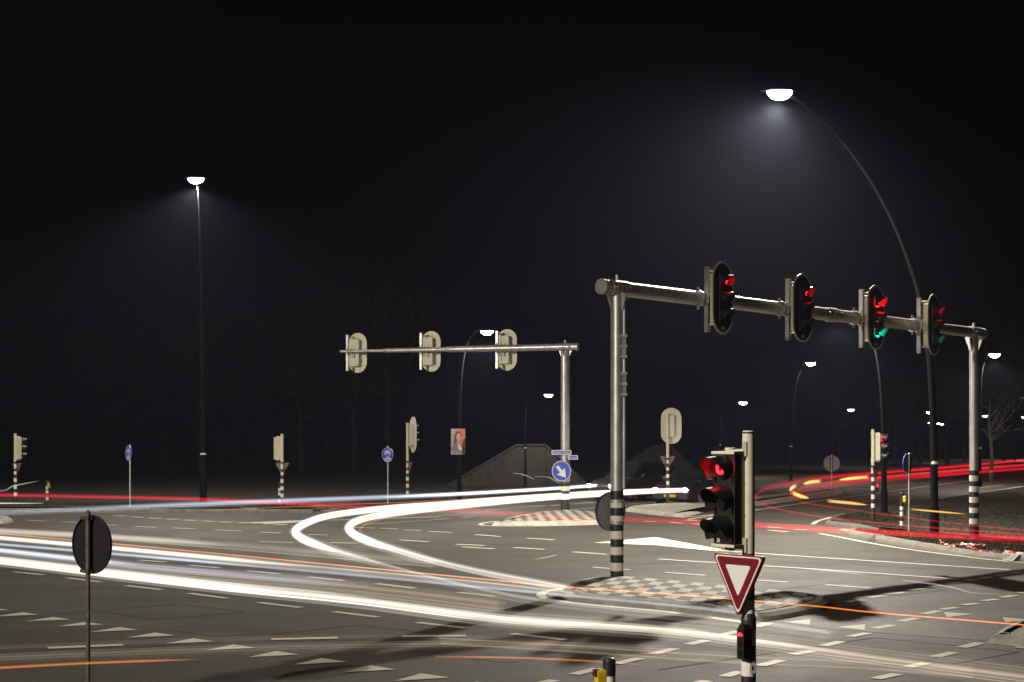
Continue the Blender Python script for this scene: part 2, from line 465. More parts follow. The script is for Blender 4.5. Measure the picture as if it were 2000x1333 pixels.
# sealed saw cuts of the detector loops before the stop lines, and repaired patches
SEAL = mat('bitumen_seal', (.018, .017, .016), .75, 0, .3, 8)
PATCH = asphalt('patched_asphalt', (.034, .031, .027), (.052, .047, .040), .62)
ct = MB()
def cut(pts, wd=.035, z=.0065, m=None):
    for p, q_ in zip(pts, pts[1:]):
        d = (q_ - p).normalized(); n = Vector((-d.y, d.x, 0)) * wd / 2
        ct.face([(*(p - n).xy, z), (*(q_ - n).xy, z), (*(q_ + n).xy, z), (*(p + n).xy, z)], m or SEAL)
def loop_cut(x, y, L, W):
    c = G(x, y); u = Vector((.70, -.714, 0)); v = Vector((.714, .70, 0))
    k = [c - u * L / 2 - v * W / 2, c + u * L / 2 - v * W / 2, c + u * L / 2 + v * W / 2, c - u * L / 2 + v * W / 2]
    cut(k + [k[0]])
    cut([k[0], k[0] - v * 3])
loop_cut(700, 1240, 1.8, 1.6); loop_cut(1780, 1270, 2.2, 1.6); loop_cut(1480, 1100, 3.0, 1.5); loop_cut(330, 1195, 1.8, 1.6); loop_cut(1700, 1150, 2.2, 1.6)
struct(ct, 'loop_cuts')
pt_ = MB()
for x, y, L, W in ((880, 1265, 3.2, 1.1), (1860, 1110, 4.0, 1.3), (420, 1230, 1.6, 1.0)):
    c = G(x, y); u = Vector((.70, -.714, 0)) * L / 2; v = Vector((.714, .70, 0)) * W / 2
    pt_.face([(*(c - u - v).xy, .0035), (*(c + u - v).xy, .0035), (*(c + u + v).xy, .0035), (*(c - u + v).xy, .0035)], PATCH)
struct(pt_, 'road_patch')

# kerbs, islands, verges
def kerb(px, name=None, mb=None, closed=False, h=.13, wtop=.14, slope=.12, block=1.0, inward=1, z0=0.0):
    """row of concrete kerb blocks along a pixel polyline (outer foot); inward = +1 puts the body to the left of travel"""
    pts = [Vector((*G(x, y).xy, z0)) for x, y in px]
    n = 160
    s = spline(pts, n)
    L = [0]
    for a, b in zip(s, s[1:]): L.append(L[-1] + (b - a).length)
    def at(t):
        t = min(max(t, 0), L[-1] - 1e-6)
        k = 0
        while L[k + 1] < t: k += 1
        return s[k].lerp(s[k + 1], (t - L[k]) / (L[k + 1] - L[k]))
    t = 0.0
    while t < L[-1] - .05:
        e = min(t + block, L[-1])
        rows = []
        for q in [t + .006, (t + e) / 2, e - .006]:
            p = at(q); d = (at(q + .05) - at(q - .05)).normalized(); nn = Vector((-d.y, d.x, 0)) * inward
            jz = random.uniform(-.004, .004)
            rows.append([p, p + nn * slope * .25 + Vector((0, 0, h * .45)), p + nn * slope * .8 + Vector((0, 0, h * .93 + jz)), p + nn * slope * 1.2 + Vector((0, 0, h + jz)), p + nn * (slope + wtop) + Vector((0, 0, h + jz)), p + nn * (slope + wtop)])
        mb.grid(rows, CONC, False, False, True, True)
        t = e
def island(name, px, top_mat, h=.13, slope=.16, wtop=.12):
    pts = [Vector((*G(x, y).xy, 0)) for x, y in px]
    n = 120
    s = spline(pts + [pts[0]], n)[:-1]
    c = sum(s, Vector()) / len(s)
    area = sum(a.x * b.y - b.x * a.y for a, b in zip(s, s[1:] + s[:1]))
    sg = 1 if area > 0 else -1
    def off(o, z):
        out = []
        for i, p in enumerate(s):
            d = (s[(i + 1) % len(s)] - s[i - 1]).normalized(); nn = Vector((-d.y, d.x, 0)) * sg
            out.append(p + nn * o + Vector((0, 0, z)))
        return out
    mb = MB()
    rows = [off(0, 0), off(slope * .3, h * .55), off(slope * .85, h * .95), off(slope, h), off(slope + wtop, h)]
    mb.grid(rows, ICONC, True, False)
    top = off(slope + wtop - .004, h + .012)
    mb.face(top, top_mat)
    mb.grid([off(slope + wtop - .004, h - .01), top], ICONC, True, False)
    # joints between kerb blocks
    return struct(mb, name)
CH1 = checker_mat('black_white_pavers', (.56, .53, .43), (.06, .056, .05), (.19, -.235, .17, .60), .30)
PAV = checker_mat('pale_pavers', (.40, .38, .32), (.33, .31, .26), (.19, -.235, .17, .40), .30)
island('traffic_island', [(1089, 1163), (1138, 1178), (1310, 1194), (1475, 1215), (1540, 1209), (1618, 1190), (1606, 1175), (1425, 1156), (1310, 1145), (1218, 1138), (1148, 1141), (1105, 1152)], CH1)
island('traffic_island', [(960, 1027.5), (1080, 1027.3), (1185, 1023.5), (1215, 1019), (1205, 1012), (1160, 1006), (1100, 1003), (1045, 1008.5), (995, 1017)], CH1)
island('traffic_island', [(1219, 999), (1250, 1003), (1325, 1010.5), (1390, 998), (1500, 986), (1640, 966), (1632, 960), (1500, 972), (1390, 981), (1308, 988), (1235, 994)], PAV)
island('traffic_island', [(1928, 1257), (1990, 1264), (2100, 1278), (2120, 1240), (2010, 1226), (1965, 1232)], PAV)
island('traffic_island', [(-120, 1018), (-40, 1024), (10, 1023), (26, 1018), (8, 1014), (-50, 1012)], PAV)

verge = MB()
def raised(px_up, px_lo, z, m, mb, n=60):
    strip(px_up, px_lo, z, m, mb, n)
raised([(1622, 1018), (1660, 1008), (1700, 1001), (1745, 993), (1820, 983), (1870, 974), (2100, 941)], [(1622, 1024), (1665, 1029), (1700, 1034), (1740, 1039), (1790, 1044), (1900, 1055), (2100, 1071)], .11, GRASS, verge)
raised([(1662, 1043), (1700, 1045), (1790, 1051), (1830, 1056), (1900, 1063), (2000, 1075), (2100, 1086)], [(1662, 1046), (1712, 1054), (1780, 1066), (1850, 1078), (1900, 1085), (2000, 1094), (2100, 1102)], .12, GRASS, verge)
raised([(-400, 985), (0, 985), (300, 988), (612, 992)], [(-400, 996), (0, 996), (300, 997), (612, 998)], .11, GRASS, verge)
raised([(640, 982), (760, 978), (900, 970), (1050, 962), (1180, 952), (1400, 930)], [(640, 988), (760, 988), (900, 981), (1050, 971), (1180, 960), (1400, 936)], .06, GRASS, verge)
struct(verge, 'grass_verge')
kb = MB()
kerb([(1655, 1047), (1712, 1057.5), (1780, 1070), (1850, 1082), (1900, 1090), (2000, 1099), (2120, 1108)], mb=kb, h=.14)
kerb([(1655, 1047), (1650, 1043), (1662, 1040)], mb=kb, inward=-1, block=.5)
kerb([(1714, 1036), (1680, 1032.5), (1650, 1029), (1618, 1025), (1612, 1021), (1622, 1014), (1640, 1009)], mb=kb, inward=-1, block=.9, h=.1)
kerb([(-300, 1000), (0, 1000.5), (190, 1001.5), (400, 1002), (612, 1002.5)], mb=kb, h=.13)
struct(kb, 'kerb')

# grass blades on the verges
random.seed(5)
BL = [mat('grass_blade_green', (.026, .027, .009), .8), mat('grass_blade_olive', (.038, .032, .012), .8), mat('grass_blade_straw', (.075, .06, .03), .8)]
gb = MB()
def blades(px, n, z, hmin, hmax, wts=(3, 3, 1)):
    pts = [G(x, y) for x, y in px]
    xs = [p.x for p in pts]; ys = [p.y for p in pts]
    k = 0
    while k < n:
        x = random.uniform(min(xs), max(xs)); y = random.uniform(min(ys), max(ys))
        ins = False
        for a, b in zip(pts, pts[1:] + pts[:1]):
            if (a.y > y) != (b.y > y) and x < (b.x - a.x) * (y - a.y) / (b.y - a.y) + a.x: ins = not ins
        if not ins: continue
        k += 1
        m = random.choices(BL, wts)[0]
        for _ in range(3):
            a = random.uniform(0, 2 * PI); hh = random.uniform(hmin, hmax); ww = .012
            l = Vector((math.cos(a), math.sin(a), 0)); o = Vector((random.gauss(0, .04), random.gauss(0, .04), 0)) + Vector((x, y, z - .01))
            t = Vector((random.gauss(0, .4), random.gauss(0, .4), 1)) * hh
            gb.face([o - l * ww, o + l * ww, o + t], m)
blades([(1624, 1019), (1660, 1009), (1760, 992), (1870, 976), (2010, 955), (2010, 1064), (1900, 1054), (1790, 1043), (1700, 1033), (1665, 1028)], 5200, .11, .02, .07)
blades([(1630, 1018), (1665, 1009), (1720, 1000), (1770, 1030), (1740, 1038), (1690, 1032)], 1800, .11, .03, .09, (4, 3, 1))
blades([(1665, 1043), (1790, 1051), (1900, 1063), (2010, 1076), (2010, 1093), (1900, 1083), (1780, 1065), (1700, 1051)], 2600, .12, .03, .11, (2, 3, 3))
blades([(-20, 986), (300, 989), (610, 993), (610, 997), (300, 996), (-20, 995)], 3800, .11, .03, .1)
blades([(640, 983), (760, 979), (900, 971), (1050, 963), (1180, 953), (1180, 959), (1050, 970), (900, 980), (760, 987)], 3000, .06, .03, .12)
struct(gb, 'grass', 'stuff')

# ------------------------------------------------------------------ haze (stands clear of everything, camera inside)
def make_haze():
    mb = MB()
    mb.box((0, 570, 9.0), (1900, 1300, 20.4), CONC)
    o = mb.build('haze'); o['kind'] = 'stuff'
    m = bpy.data.materials.new('haze_air'); m.use_nodes = True
    nt = m.node_tree; nt.nodes.clear()
    out = nt.nodes.new('ShaderNodeOutputMaterial')
    v = nt.nodes.new('ShaderNodeVolumePrincipled')
    v.inputs['Color'].default_value = (.62, .69, 1.0, 1)
    v.inputs['Density'].default_value = HAZE
    v.inputs['Anisotropy'].default_value = 0.35
    nt.links.new(v.outputs[0], out.inputs['Volume'])
    o.data.materials.clear(); o.data.materials.append(m)
HAZE = 0.00029

# ------------------------------------------------------------------ street lamps
LAMPGLOW = glow('lamp_glass', (1.0, .97, .88), 60, True)
LAMPGLOW2 = glow('far_lamp_glass', (1.0, .95, .80), 14, False)
def street_lamp(px_path, D, head, label, r0=.09, power=3000, hw=.7, group='street lamps', tint=(1, .91, .77), size=R(158), glass=None, tilt=0.0, blend=.5, side=-1, name='street_lamp', band=True, aim=None):
    """pole follows a pixel path in the plane at depth D, luminaire at pixel head"""
    pts = [P(x, y, D) for x, y in px_path]
    base = pts[0].copy()
    root = empty(name, base, label, 'street lamp', group)
    n = 34 if len(pts) > 2 else 6
    s = [p - base for p in spline(pts, n)]
    H = s[-1].z
    rad = [r0 * (1 - .55 * i / (n - 1)) for i in range(n)]
    mb = MB(); mb.tube(s, rad, LAMPP, 16)
    mb.ztube(0, 0, [(-.02, .03, r0 * 1.9, r0 * 1.9, LAMPP), (.03, .9, r0 * 1.15, r0 * 1.12, LAMPP)], 16)
    mb.build('pole', root)
    hp = P(*head, D) - base
    sd = 1 if hp.x >= s[-1].x else -1
    if band:
        t = MB(); t.tube([(-0, 0, 2.02), (0, 0, 2.10)], r0 * 1.02, BANDW, 14); t.build('number_band', root)
    # luminaire: flattened, rounded shell with a glass bowl below
    sh = MB()
    prof = [(-.55, .05, .03), (-.5, .10, .05), (-.3, .16, .07), (0, .2, .085), (.3, .2, .08), (.5, .14, .055), (.58, .04, .02)]
    rows = []
    for u, wy, hz in prof:
        rows.append([hp + Vector((u * hw * sd, wy * hw * 1.4 * math.cos(2 * PI * j / 12), (.02 + hz * hw * 1.4 * max(0, math.sin(2 * PI * j / 12)) + .02 * min(0, math.sin(2 * PI * j / 12))))) for j in range(12)])
    sh.grid(rows, LAMPP, True, True, True, True)
    sh.tube([s[-1], hp + Vector((-.5 * hw * sd, 0, .04))], [rad[-1], .04], LAMPP, 10)
    lum = sh.build('luminaire', root)
    gl = MB(); rows = []
    for k in range(6):
        a = k / 5 * PI / 2
        rows.append([hp + Vector((.06 * hw + .40 * hw * math.cos(a) * math.cos(2 * PI * j / 16), .2 * hw * 1.3 * math.cos(a) * math.sin(2 * PI * j / 16), .0 - .27 * hw * math.sin(a))) for j in range(16)])
    gl.grid(rows, glass or LAMPGLOW, True, True, False, True)
    gl.build('glass', lum)
    if power:
        ld = bpy.data.lights.new('lamp_light', 'SPOT')
        ld.energy = power; ld.color = tint; ld.spot_size = size; ld.spot_blend = blend; ld.shadow_soft_size = .12
        lo = bpy.data.objects.new('lamp_light', ld)
        lo.location = hp + Vector((0, 0, -.3 * hw - .12))
        if aim: lo.rotation_euler = Vector(aim).to_track_quat('-Z', 'Y').to_euler()
        link(lo, root)
    return root
L1 = street_lamp([(1825, 1055), (1824, 900), (1821, 780), (1814, 680), (1800, 590), (1776, 510), (1744, 430), (1700, 350), (1645, 275), (1590, 220), (1540, 186)], 45.0, (1519, 179),
            'tallest curved street lamp with a dazzling white light at the upper right', .11, 21500, .85, tint=(1, .92, .79), size=R(162), blend=.95, aim=(-.30, -.25, -1))
L2 = street_lamp([(397, 984), (396, 700), (393, 500), (390, 400), (387, 362)], 70.0, (381, 349), 'tall straight street lamp with a bright light at the upper left', .13, 8500, .85)
street_lamp([(1727, 1010), (1726, 880), (1722, 770), (1712, 690), (1694, 645), (1662, 618)], 57.3, (1640, 612), 'curved street lamp whose light hides behind the right gantry arm', .1, 2600, .7)
street_lamp([(897, 980), (897, 850), (899, 760), (905, 700), (914, 668), (926, 650)], 70.0, (949, 647), 'curved street lamp with the portrait poster on its pole', .09, 2600, .65)
street_lamp([(1026, 951), (1026, 840), (1027, 795), (1032, 782), (1046, 776)], 89.5, (1070, 771), 'thin street lamp before the sloping concrete wall left of the keep-right sign', .06, 500, .6, glass=LAMPGLOW2)
street_lamp([(1545, 940), (1546, 860), (1550, 790), (1556, 745), (1564, 722)], 100.0, (1582, 709), 'curved street lamp behind the near signal post, lit above the red trails', .09, 1000, .7)
street_lamp([(1406, 930), (1406, 840), (1407, 803), (1414, 794), (1428, 789)], 112.0, (1450, 786), 'thin street lamp standing just left of the near signal post', .06, 500, .7, glass=LAMPGLOW2)
street_lamp([(1626, 912), (1626, 850), (1627, 815), (1634, 806), (1645, 803)], 143.0, (1661, 800), 'thin distant street lamp above the grey backed round sign', .06, 400, .7, glass=LAMPGLOW2, band=False)
street_lamp([(1914, 952), (1914, 850), (1915, 770), (1919, 718), (1927, 699)], 89.0, (1941, 692), 'bright street lamp just right of the far gantry mast', .09, 2600, .75)
street_lamp([(1781, 901), (1781, 850), (1782, 820), (1788, 811), (1798, 808)], 165.0, (1814, 805), 'thin distant street lamp between the curved lamp poles at the right', .06, 400, .75, glass=LAMPGLOW2, band=False)
street_lamp([(1953, 897), (1953, 850), (1952, 825), (1946, 816), (1938, 814)], 180.0, (1923, 812), 'distant street lamp among the trees right of the far gantry mast', .06, 400, .75, glass=LAMPGLOW2, band=False)
street_lamp([(2026, 897), (2026, 850), (2025, 828), (2020, 819), (2013, 816)], 180.0, (1999, 814), 'distant street lamp cut by the right picture edge', .06, 700, .75, glass=LAMPGLOW2, band=False)
for px, py, D in ((1815, 826, 330), (1832, 827, 345), (1839, 828.5, 370)):
    street_lamp([(px + 5, HZ + F * 2.85 / D), (px + 5, HZ - 5), (px + 4, py + 1)], D, (px, py), 'tiny far off street lamp near the curved lamp pole at the right', .07, 0, 1.0, group='far street lamps', glass=LAMPGLOW2, band=False)
# two more lamps of the same kind line the road left of the camera, outside the frame: they light the near faces
def lamp_outside(loc, reach, power, label, aim=None, size=R(172), blend=.15):
    D = loc[1]; x = CX + loc[0] / D * F
    base = HZ + F * CH / D; top = HZ - F * (loc[2] - CH) / D; dx = reach / D * F
    street_lamp([(x - dx, base), (x - dx, (base + top) / 2), (x - dx * .8, top + .12 * (base - top)), (x - dx * .3, top + .01 * (base - top))], D, (x, top), label, .11, power, .85, size=size, blend=blend, aim=aim)
lamp_outside((-27.0, 31.0, 12.0), 3.0, 36000, 'tall street lamp on the left verge beyond the picture edge', (24, 29, -6.5), R(86), .8)
lamp_outside((-15.5, 1.5, 11.5), 3.0, 26500, 'tall street lamp on the near left corner beside the camera')
make_haze()

# ------------------------------------------------------------------ signals
REDL = glow('red_signal_light', (1.0, .002, .005), 45); REDL2 = glow('red_signal_bright', (1.0, .004, .008), 26)
GRNL = glow('green_signal_light', (.002, .85, .42), 18); AMBL = glow('amber_signal_dim', (.9, .35, .02), .35)
def visor(r, L, M, m=BLACKP):
    mi = mat('visor_lining', (.05, .048, .046), .5)
    mb = MB(); rows_o, rows_i = [], []
    angs = [R(-38 + 256 * i / 24) for i in range(25)]
    def ln(a):
        t = max(0, math.sin(a)); return L * (.52 + .48 * t ** .6)
    o0 = [(r * math.cos(a), -.005, r * math.sin(a)) for a in angs]; o1 = [(r * 1.02 * math.cos(a), -ln(a), r * 1.02 * math.sin(a) - .10 * ln(a)) for a in angs]
    ri = r - .006
    i0 = [(ri * math.cos(a), -.005, ri * math.sin(a)) for a in angs]; i1 = [(ri * 1.02 * math.cos(a), -ln(a), ri * 1.02 * math.sin(a) - .10 * ln(a)) for a in angs]
    mb.grid([o0, o1], m, False, True); mb.grid([i1, i0], mi, False, True); mb.grid([o1, i1], m, False, False)
    return mb.xf(M)
def signal_head(root, M, lens=.2, lit=(None, None, None), back=CREAM, shape='disc', num=None, depth=.16, pitch=None, hood=1.0, black=.03):
    """three-lens head, front local -Y; housing part with lens and visor sub-parts"""
    p = pitch or lens * 1.32; wd = lens * 1.32
    hb = MB()
    hb.prism(rrect(wd, 3 * p, .025), 0.0, black, BLACKP)
    hb.prism(rrect(wd * .985, 3 * p * .995, .025), black, depth, back)
    for k in (-.5, .5): hb.box((0, black / 2 + depth / 2, k * p), (wd + .008, depth - black - .012, .006), back)
    hb.xf(M)
    ho = hb.build('housing', root)
    for k in range(3):
        c = Matrix.Translation((0, -.004, (1 - k) * p))
        lb = MB(); r = lens / 2
        rows = []
        for q in range(4):
            a = q / 3 * PI / 2
            rows.append([(r * math.cos(a) * math.cos(2 * PI * j / 24), -.025 * math.sin(a) - .002, r * math.cos(a) * math.sin(2 * PI * j / 24)) for j in range(24)])
        lb.grid(rows, LENS if not (lit[k] and shape == 'disc') else lit[k], True, True, False, True)
        if lit[k] and shape == 'ring':
            lb.ring(circ(r * .50, 28), circ(r * .27, 28), -.05, -.04, lit[k])
            lb.box((r * .12, -.045, r * .62), (r * .1, .008, r * .3), lit[k])
        if lit[k] and shape == 'arrow':
            a = [(-.05, -.62), (.12, -.62), (.12, .0), (.5, .0), (.04, .62), (-.42, .0), (-.05, .0)]
            lb.prism([(x * r, z * r) for x, z in a], -.046, -.036, lit[k])
        lb.xf(M @ c); lb.build('lens', ho)
        visor(r * 1.22, lens * 1.05 * hood, M @ c).build('visor', ho)
    if num:
        text_mesh('number', num, .05, WHITES, M @ Matrix.Translation((-wd * .28, -.003, -1.5 * p + .035)), ho)
    return ho
def pole_bands(root, segs, r, top=None, seg=24, x=0, y=0):
    mb = MB(); mb.ztube(x, y, segs, seg); return mb.build('pole', root)
def std_bands(r=.054, rl=.062, h=2.83):
    b = [0, .445, .58, .715, .855, .985, 1.125, 1.265, 1.39, 1.53, 1.67, 1.76]
    out = []
    for i in range(11):
        rr = rl if b[i] < 1.2 else r
        out.append((b[i], b[i + 1], rr, rr, BANDB if i % 2 == 0 else BANDW))
    out.append((1.76, h - .012, r, r, CREAM)); out.append((h - .012, h, r * 1.04, r * 1.02, BLACKM))
    return out
def bracket(root, zs, off, M0=None):
    for z in zs:
        mb = MB()
        mb.tube([(0, 0, z), (off.x * .55, off.y * .55, z), (off.x, off.y, z)], .017, CREAM, 10)
        mb.tube([(off.x, off.y, z - .03), (off.x, off.y, z + .03)], .035, CREAM, 12)
        mb.tube([(0, 0, z - .035), (0, 0, z + .035)], .064, CREAM, 16)
        mb.build('bracket', root)
def tri(side, up=False):
    hh = side * .866
    r = .05 * side / .6
    pts = [(-side / 2, hh / 3), (side / 2, hh / 3), (0, -2 * hh / 3)]
    out = []
    for i in range(3):
        p = Vector((*pts[i],)); a = (Vector((*pts[i - 1],)) - p).normalized(); b = (Vector((*pts[(i + 1) % 3],)) - p).normalized()
        for t in range(5):
            k = t / 4
            out.append(tuple(p + (a * (1 - k) ** 2 + b * k ** 2) * r))
    return out
def yield_sign(loc, a, label, side=.62, z=1.58, standoff=.09, backcol=ALU, group='give way signs'):
    root = empty('give_way_sign', (loc[0], loc[1], z), label, 'road sign', group)
    M = yaw(a)
    p = tri(side); q = tri(side * .935); k = tri(side * .865); i = tri(side * .50)
    pl = MB(); pl.prism(p, -standoff, -standoff + .02, REDE, backcol)
    pl.ring(p, tri(side * .96), -standoff + .02, -standoff + .032, REDE); pl.xf(M); po = pl.build('plate', root)
    b = MB(); b.ring(p, q, -standoff - .003, -standoff, REDS); b.xf(M); b.build('edge', po)
    b = MB(); b.ring(q, k, -standoff - .003, -standoff, WHITES); b.xf(M); b.build('outline', po)
    b = MB(); b.ring(k, i, -standoff - .003, -standoff, REDS); b.xf(M); b.build('border', po)
    b = MB(); b.prism(i, -standoff - .003, -standoff, WHITES); b.xf(M); b.build('centre', po)
    for zz in (side * .2, -side * .12):
        c = MB()
        c.box((0, -standoff / 2 + .014, zz), (.05, standoff - .01, .03), GALV); c.tube([(0, 0, zz - .015), (0, 0, zz + .015)], .067, GALV, 16)
        c.xf(M); c.build('clamp', root)
    return root
def ground_at(x, ppm):
    """foot of a post at column x where one metre spans ppm photo pixels"""
    D = F / ppm
    return Vector(((x - CX) / F * D, D, 0))

# --- near signal post
b0 = ground_at(1462, 222)
near = empty('traffic_light', b0, 'near signal post in the foreground with its big head showing red', 'traffic light', 'traffic lights on posts')
segs = [(0, .445, .066, .066, BANDB), (.445, .58, .066, .066, BANDW), (.58, .715, .066, .066, BANDB), (.715, .855, .066, .066, BANDW), (.855, .985, .066, .066, BANDB), (.985, 1.125, .066, .066, BANDW),
        (1.125, 1.21, .066, .068, BANDB), (1.21, 1.265, .068, .055, BANDB), (1.265, 1.385, .054, .054, BANDW), (1.385, 1.40, .06, .06, BANDB), (1.40, 1.79, .0545, .0545, BANDB), (1.79, 2.845, .054, .054, CREAM), (2.845, 2.86, .056, .055, BLACKM), (2.86, 2.87, .055, .05, WHITES)]
pole_bands(near, segs, .06, seg=32)
hd = signal_head(near, Matrix.Translation((-.215, -.01, 2.268)) @ yaw(R(-53)), .20, (REDL2, None, None), shape='ring', num='28', pitch=.268, hood=1.08, depth=.125, black=.085)
for z in (2.69, 1.845):
    br = MB()
    br.tube([(-.02, 0, z), (-.10, 0, z), (-.19, .05, z - .01)], .02, CREAM, 10)
    br.tube([(-.155, .07, z - .035), (-.155, .07, z + .03)], .045, CREAM, 14)
    br.box((-.045, -.052, z + .02), (.035, .02, .13), CREAM)
    br.build('bracket', near)
for z in (2.676, 1.86):
    q = MB(); q.box((0, .075, 0), (.285, .19, .024), CREAM); q.xf(Matrix.Translation((-.215, -.01, z)) @ yaw(R(-53)))
    q.build('head_plate', near)
cb = MB()          # small cycle repeater on the pole
Mc = Matrix.Translation((-.045, -.065, 1.005)) @ yaw(R(-53))
cb.prism(rrect(.085, .27, .012), -.05, .05, BLACKP)
cb.prism([(-.042, .13), (.042, .13), (.02, .17), (-.02, .17)], -.04, .05, BLACKP); cb.xf(Mc)
co = cb.build('cycle_repeater', near)
for k, z in enumerate((.085, 0, -.085)):
    l = MB()
    if k == 0:
        l.ring(circ(.011, 14, -.014, -.006), circ(.006, 14, -.014, -.006), -.058, -.053, REDL2); l.ring(circ(.011, 14, .014, -.006), circ(.006, 14, .014, -.006), -.058, -.053, REDL2)
        l.prism([(-.014, -.004), (-.004, .014), (.008, .014), (.0, -.004)], -.0575, -.053, REDL2)
    l.prism(circ(.031, 20), -.053, -.05, LENS)
    l.xf(Mc @ Matrix.Translation((0, 0, z))); l.build('lens', co)
sk = MB(); sk.prism(rrect(.06, .1, .02), -.071, -.06, BANDW); sk.prism(rrect(.016, .04, .006), -.0725, -.0712, BLACKP); sk.xf(Matrix.Translation((0, 0, .79)) @ yaw(R(22))); sk.build('access_cover', near)
yield_sign((b0.x - .02, b0.y), R(-53), 'large give way sign on the near foreground signal post', .635, 1.60, .10)

# --- push-button bollards
def bollard(loc, label, a, h=.9, r=.054, side=-1):
    root = empty('push_button_post', loc, label, 'bollard', 'cycle push button posts')
    s = [(0, h * .17, r, r, BANDB), (h * .17, h * .34, r, r, BANDW), (h * .34, h * .51, r, r, BANDB), (h * .51, h * .68, r, r, BANDW), (h * .68, h * .82 - .03, r, r, BANDW), (h * .79, h - .03, r * 1.05, r * 1.05, BLACKP), (h - .03, h, r * 1.05, r * .7, BLACKP)]
    s = [(0, .15, r, r, BANDB), (.15, .28, r, r, BANDW), (.28, .43, r, r, BANDB), (.43, .56, r, r, BANDW), (.56, .60, r, r, BANDB), (.60, .715, r, r, BANDW), (.715, h - .03, r * 1.06, r * 1.06, BLACKP), (h - .03, h - .008, r * 1.06, r * .85, BLACKP), (h - .008, h, r * .85, r * .4, BLACKP)]
    pole_bands(root, s, r)
    M = yaw(a)
    b = MB(); b.prism(rrect(.075, .2, .03), -.125, -.045, YEL); b.xf(M @ Matrix.Translation((0, 0, h - .2))); bo = b.build('button_box', root)
    b = MB(); b.ring(circ(.028, 24, 0, -.03), circ(.017, 24, 0, -.03), -.14, -.125, YEL); b.xf(M @ Matrix.Translation((0, 0, h - .2))); b.build('button', bo)
    b = MB(); b.box((0, -.13, .075), (.05, .05, .06), MAROON, taper=.85); b.xf(M @ Matrix.Translation((0, 0, h - .2))); b.build('indicator', bo)
bollard(ground_at(1190, 222), 'near black topped push button post with a yellow box at the bottom edge', R(-68), .875)
bollard(G(92, 985), 'push button post with yellow box on the far left verge', R(70), .95)
bollard(G(546, 990), 'push button post beside the signal post left of centre', R(170), .95)
bollard(G(1761, 1037), 'push button post with yellow box on the right grass verge', R(60), 1.12)

# --- distant signals on posts
def post_signal(base, label, a, off, lit=(None,) * 3, board=False, top=2.83, shape='disc', hs=1.0):
    root = empty('traffic_light', base, label, 'traffic light', 'traffic lights on posts')
    pole_bands(root, std_bands(h=top), .054)
    o = Vector(off)
    M = Matrix.Translation((o.x, o.y, top - .56)) @ yaw(a)
    if board:
        M = Matrix.Translation((o.x, o.y, top - .42)) @ yaw(a)
        bm_ = MB(); bm_.prism(capsule(.80, 1.40), .02, .032, BLACKM, CREAM); bm_.ring(capsule(.80, 1.40), capsule(.74, 1.34), .012, .02, WHITES); bm_.xf(M); bm_.build('backboard', root)
    signal_head(root, M, .2 * hs, lit, shape=shape, depth=.17, pitch=.28)
    bo = M @ Vector((0, .09, 0))
    bracket(root, (bo.z - .43, bo.z + .43), Vector((bo.x, bo.y)))
    return root
pa = G(30, 992); post_signal(pa, 'signal post at the far left edge, head seen from behind', R(128), (.20, .05, 0))
yield_sign(pa, R(150), 'back of the give way sign on the far left edge signal post', .48, 1.56)
pb = G(551, 995); post_signal(pb, 'signal post left of centre with its plain head seen from behind', R(195), (-.2, .1, 0))
yield_sign(pb, R(185), 'back of the give way sign on the signal post left of centre', .54, 1.58)
pc = G(796, 988); post_signal(pc, 'signal post seen edge on with a backboard, left of the poster', R(112), (.24, .02, 0), board=True, top=3.2)
yield_sign(pc, R(118), 'edge on give way sign on the signal post left of the poster', .52, 1.56)
pd_ = G(1304, 990.5); pd_.z = .14; post_signal(pd_, 'signal post on the pale island with a big oval backboard seen from behind', R(166), (.16, .18, 0), board=True, top=3.40)
yield_sign(pd_, R(184), 'back of the give way sign on the pale island signal post', .62, 1.78)
pe = G(1705, 1027); pe.z = .1; post_signal(pe, 'signal post on the right verge showing a red light', R(72), (.26, -.02, 0), (REDL, None, None), top=2.87)
yield_sign(pe, R(58), 'small give way sign on the right verge signal post', .5, 1.68)
sr = empty('cycle_signal', (pe.x + .09, pe.y - .03, 1.17), 'tiny red cycle light on the right verge signal post', 'traffic light')
q = MB(); q.prism(rrect(.09, .26, .02), -.05, .05, BLACKP); q.xf(yaw(R(35))); q.build('housing', sr)
q = MB(); q.prism(circ(.034, 18, 0, .06), -.056, -.05, REDL2); q.xf(yaw(R(35))); q.build('lens', sr)

# --- round and rectangular signs on poles
def pole_thing(root, h, r=.026, m=GALV, collar=None):
    mb = MB(); s = [(-.02, h - .015, r, r, m), (h - .015, h, r, r * .6, m)]
    if collar: s = [(-.02, collar, r * 1.25, r * 1.25, m), (collar, h - .015, r, r, m), (h - .015, h, r, r * .6, m)]
    mb.ztube(0, 0, s, 16); mb.build('pole', root)
def round_plate(root, a, dia, z, off=.05, front=BLUE, back=ALU, rim=BLUE, lat=0.0, dz=0):
    """front faces local -Y"""
    M = Matrix.Translation((0, 0, z)) @ yaw(a) @ Matrix.Translation((lat, 0, 0))
    pb_ = MB(); pb_.prism(circ(dia / 2, 56), -off - .006, -off, front, back); pb_.ring(circ(dia / 2, 56), circ(dia / 2 - .006, 56), -off - .006, -off + .022, rim)
    pb_.ring(circ(dia / 2 * .97, 56), circ(dia / 2 * .91, 56), -off - .0085, -off - .006, WHITES)
    pb_.xf(M); pl_ = pb_.build('plate', root)
    return M, pl_
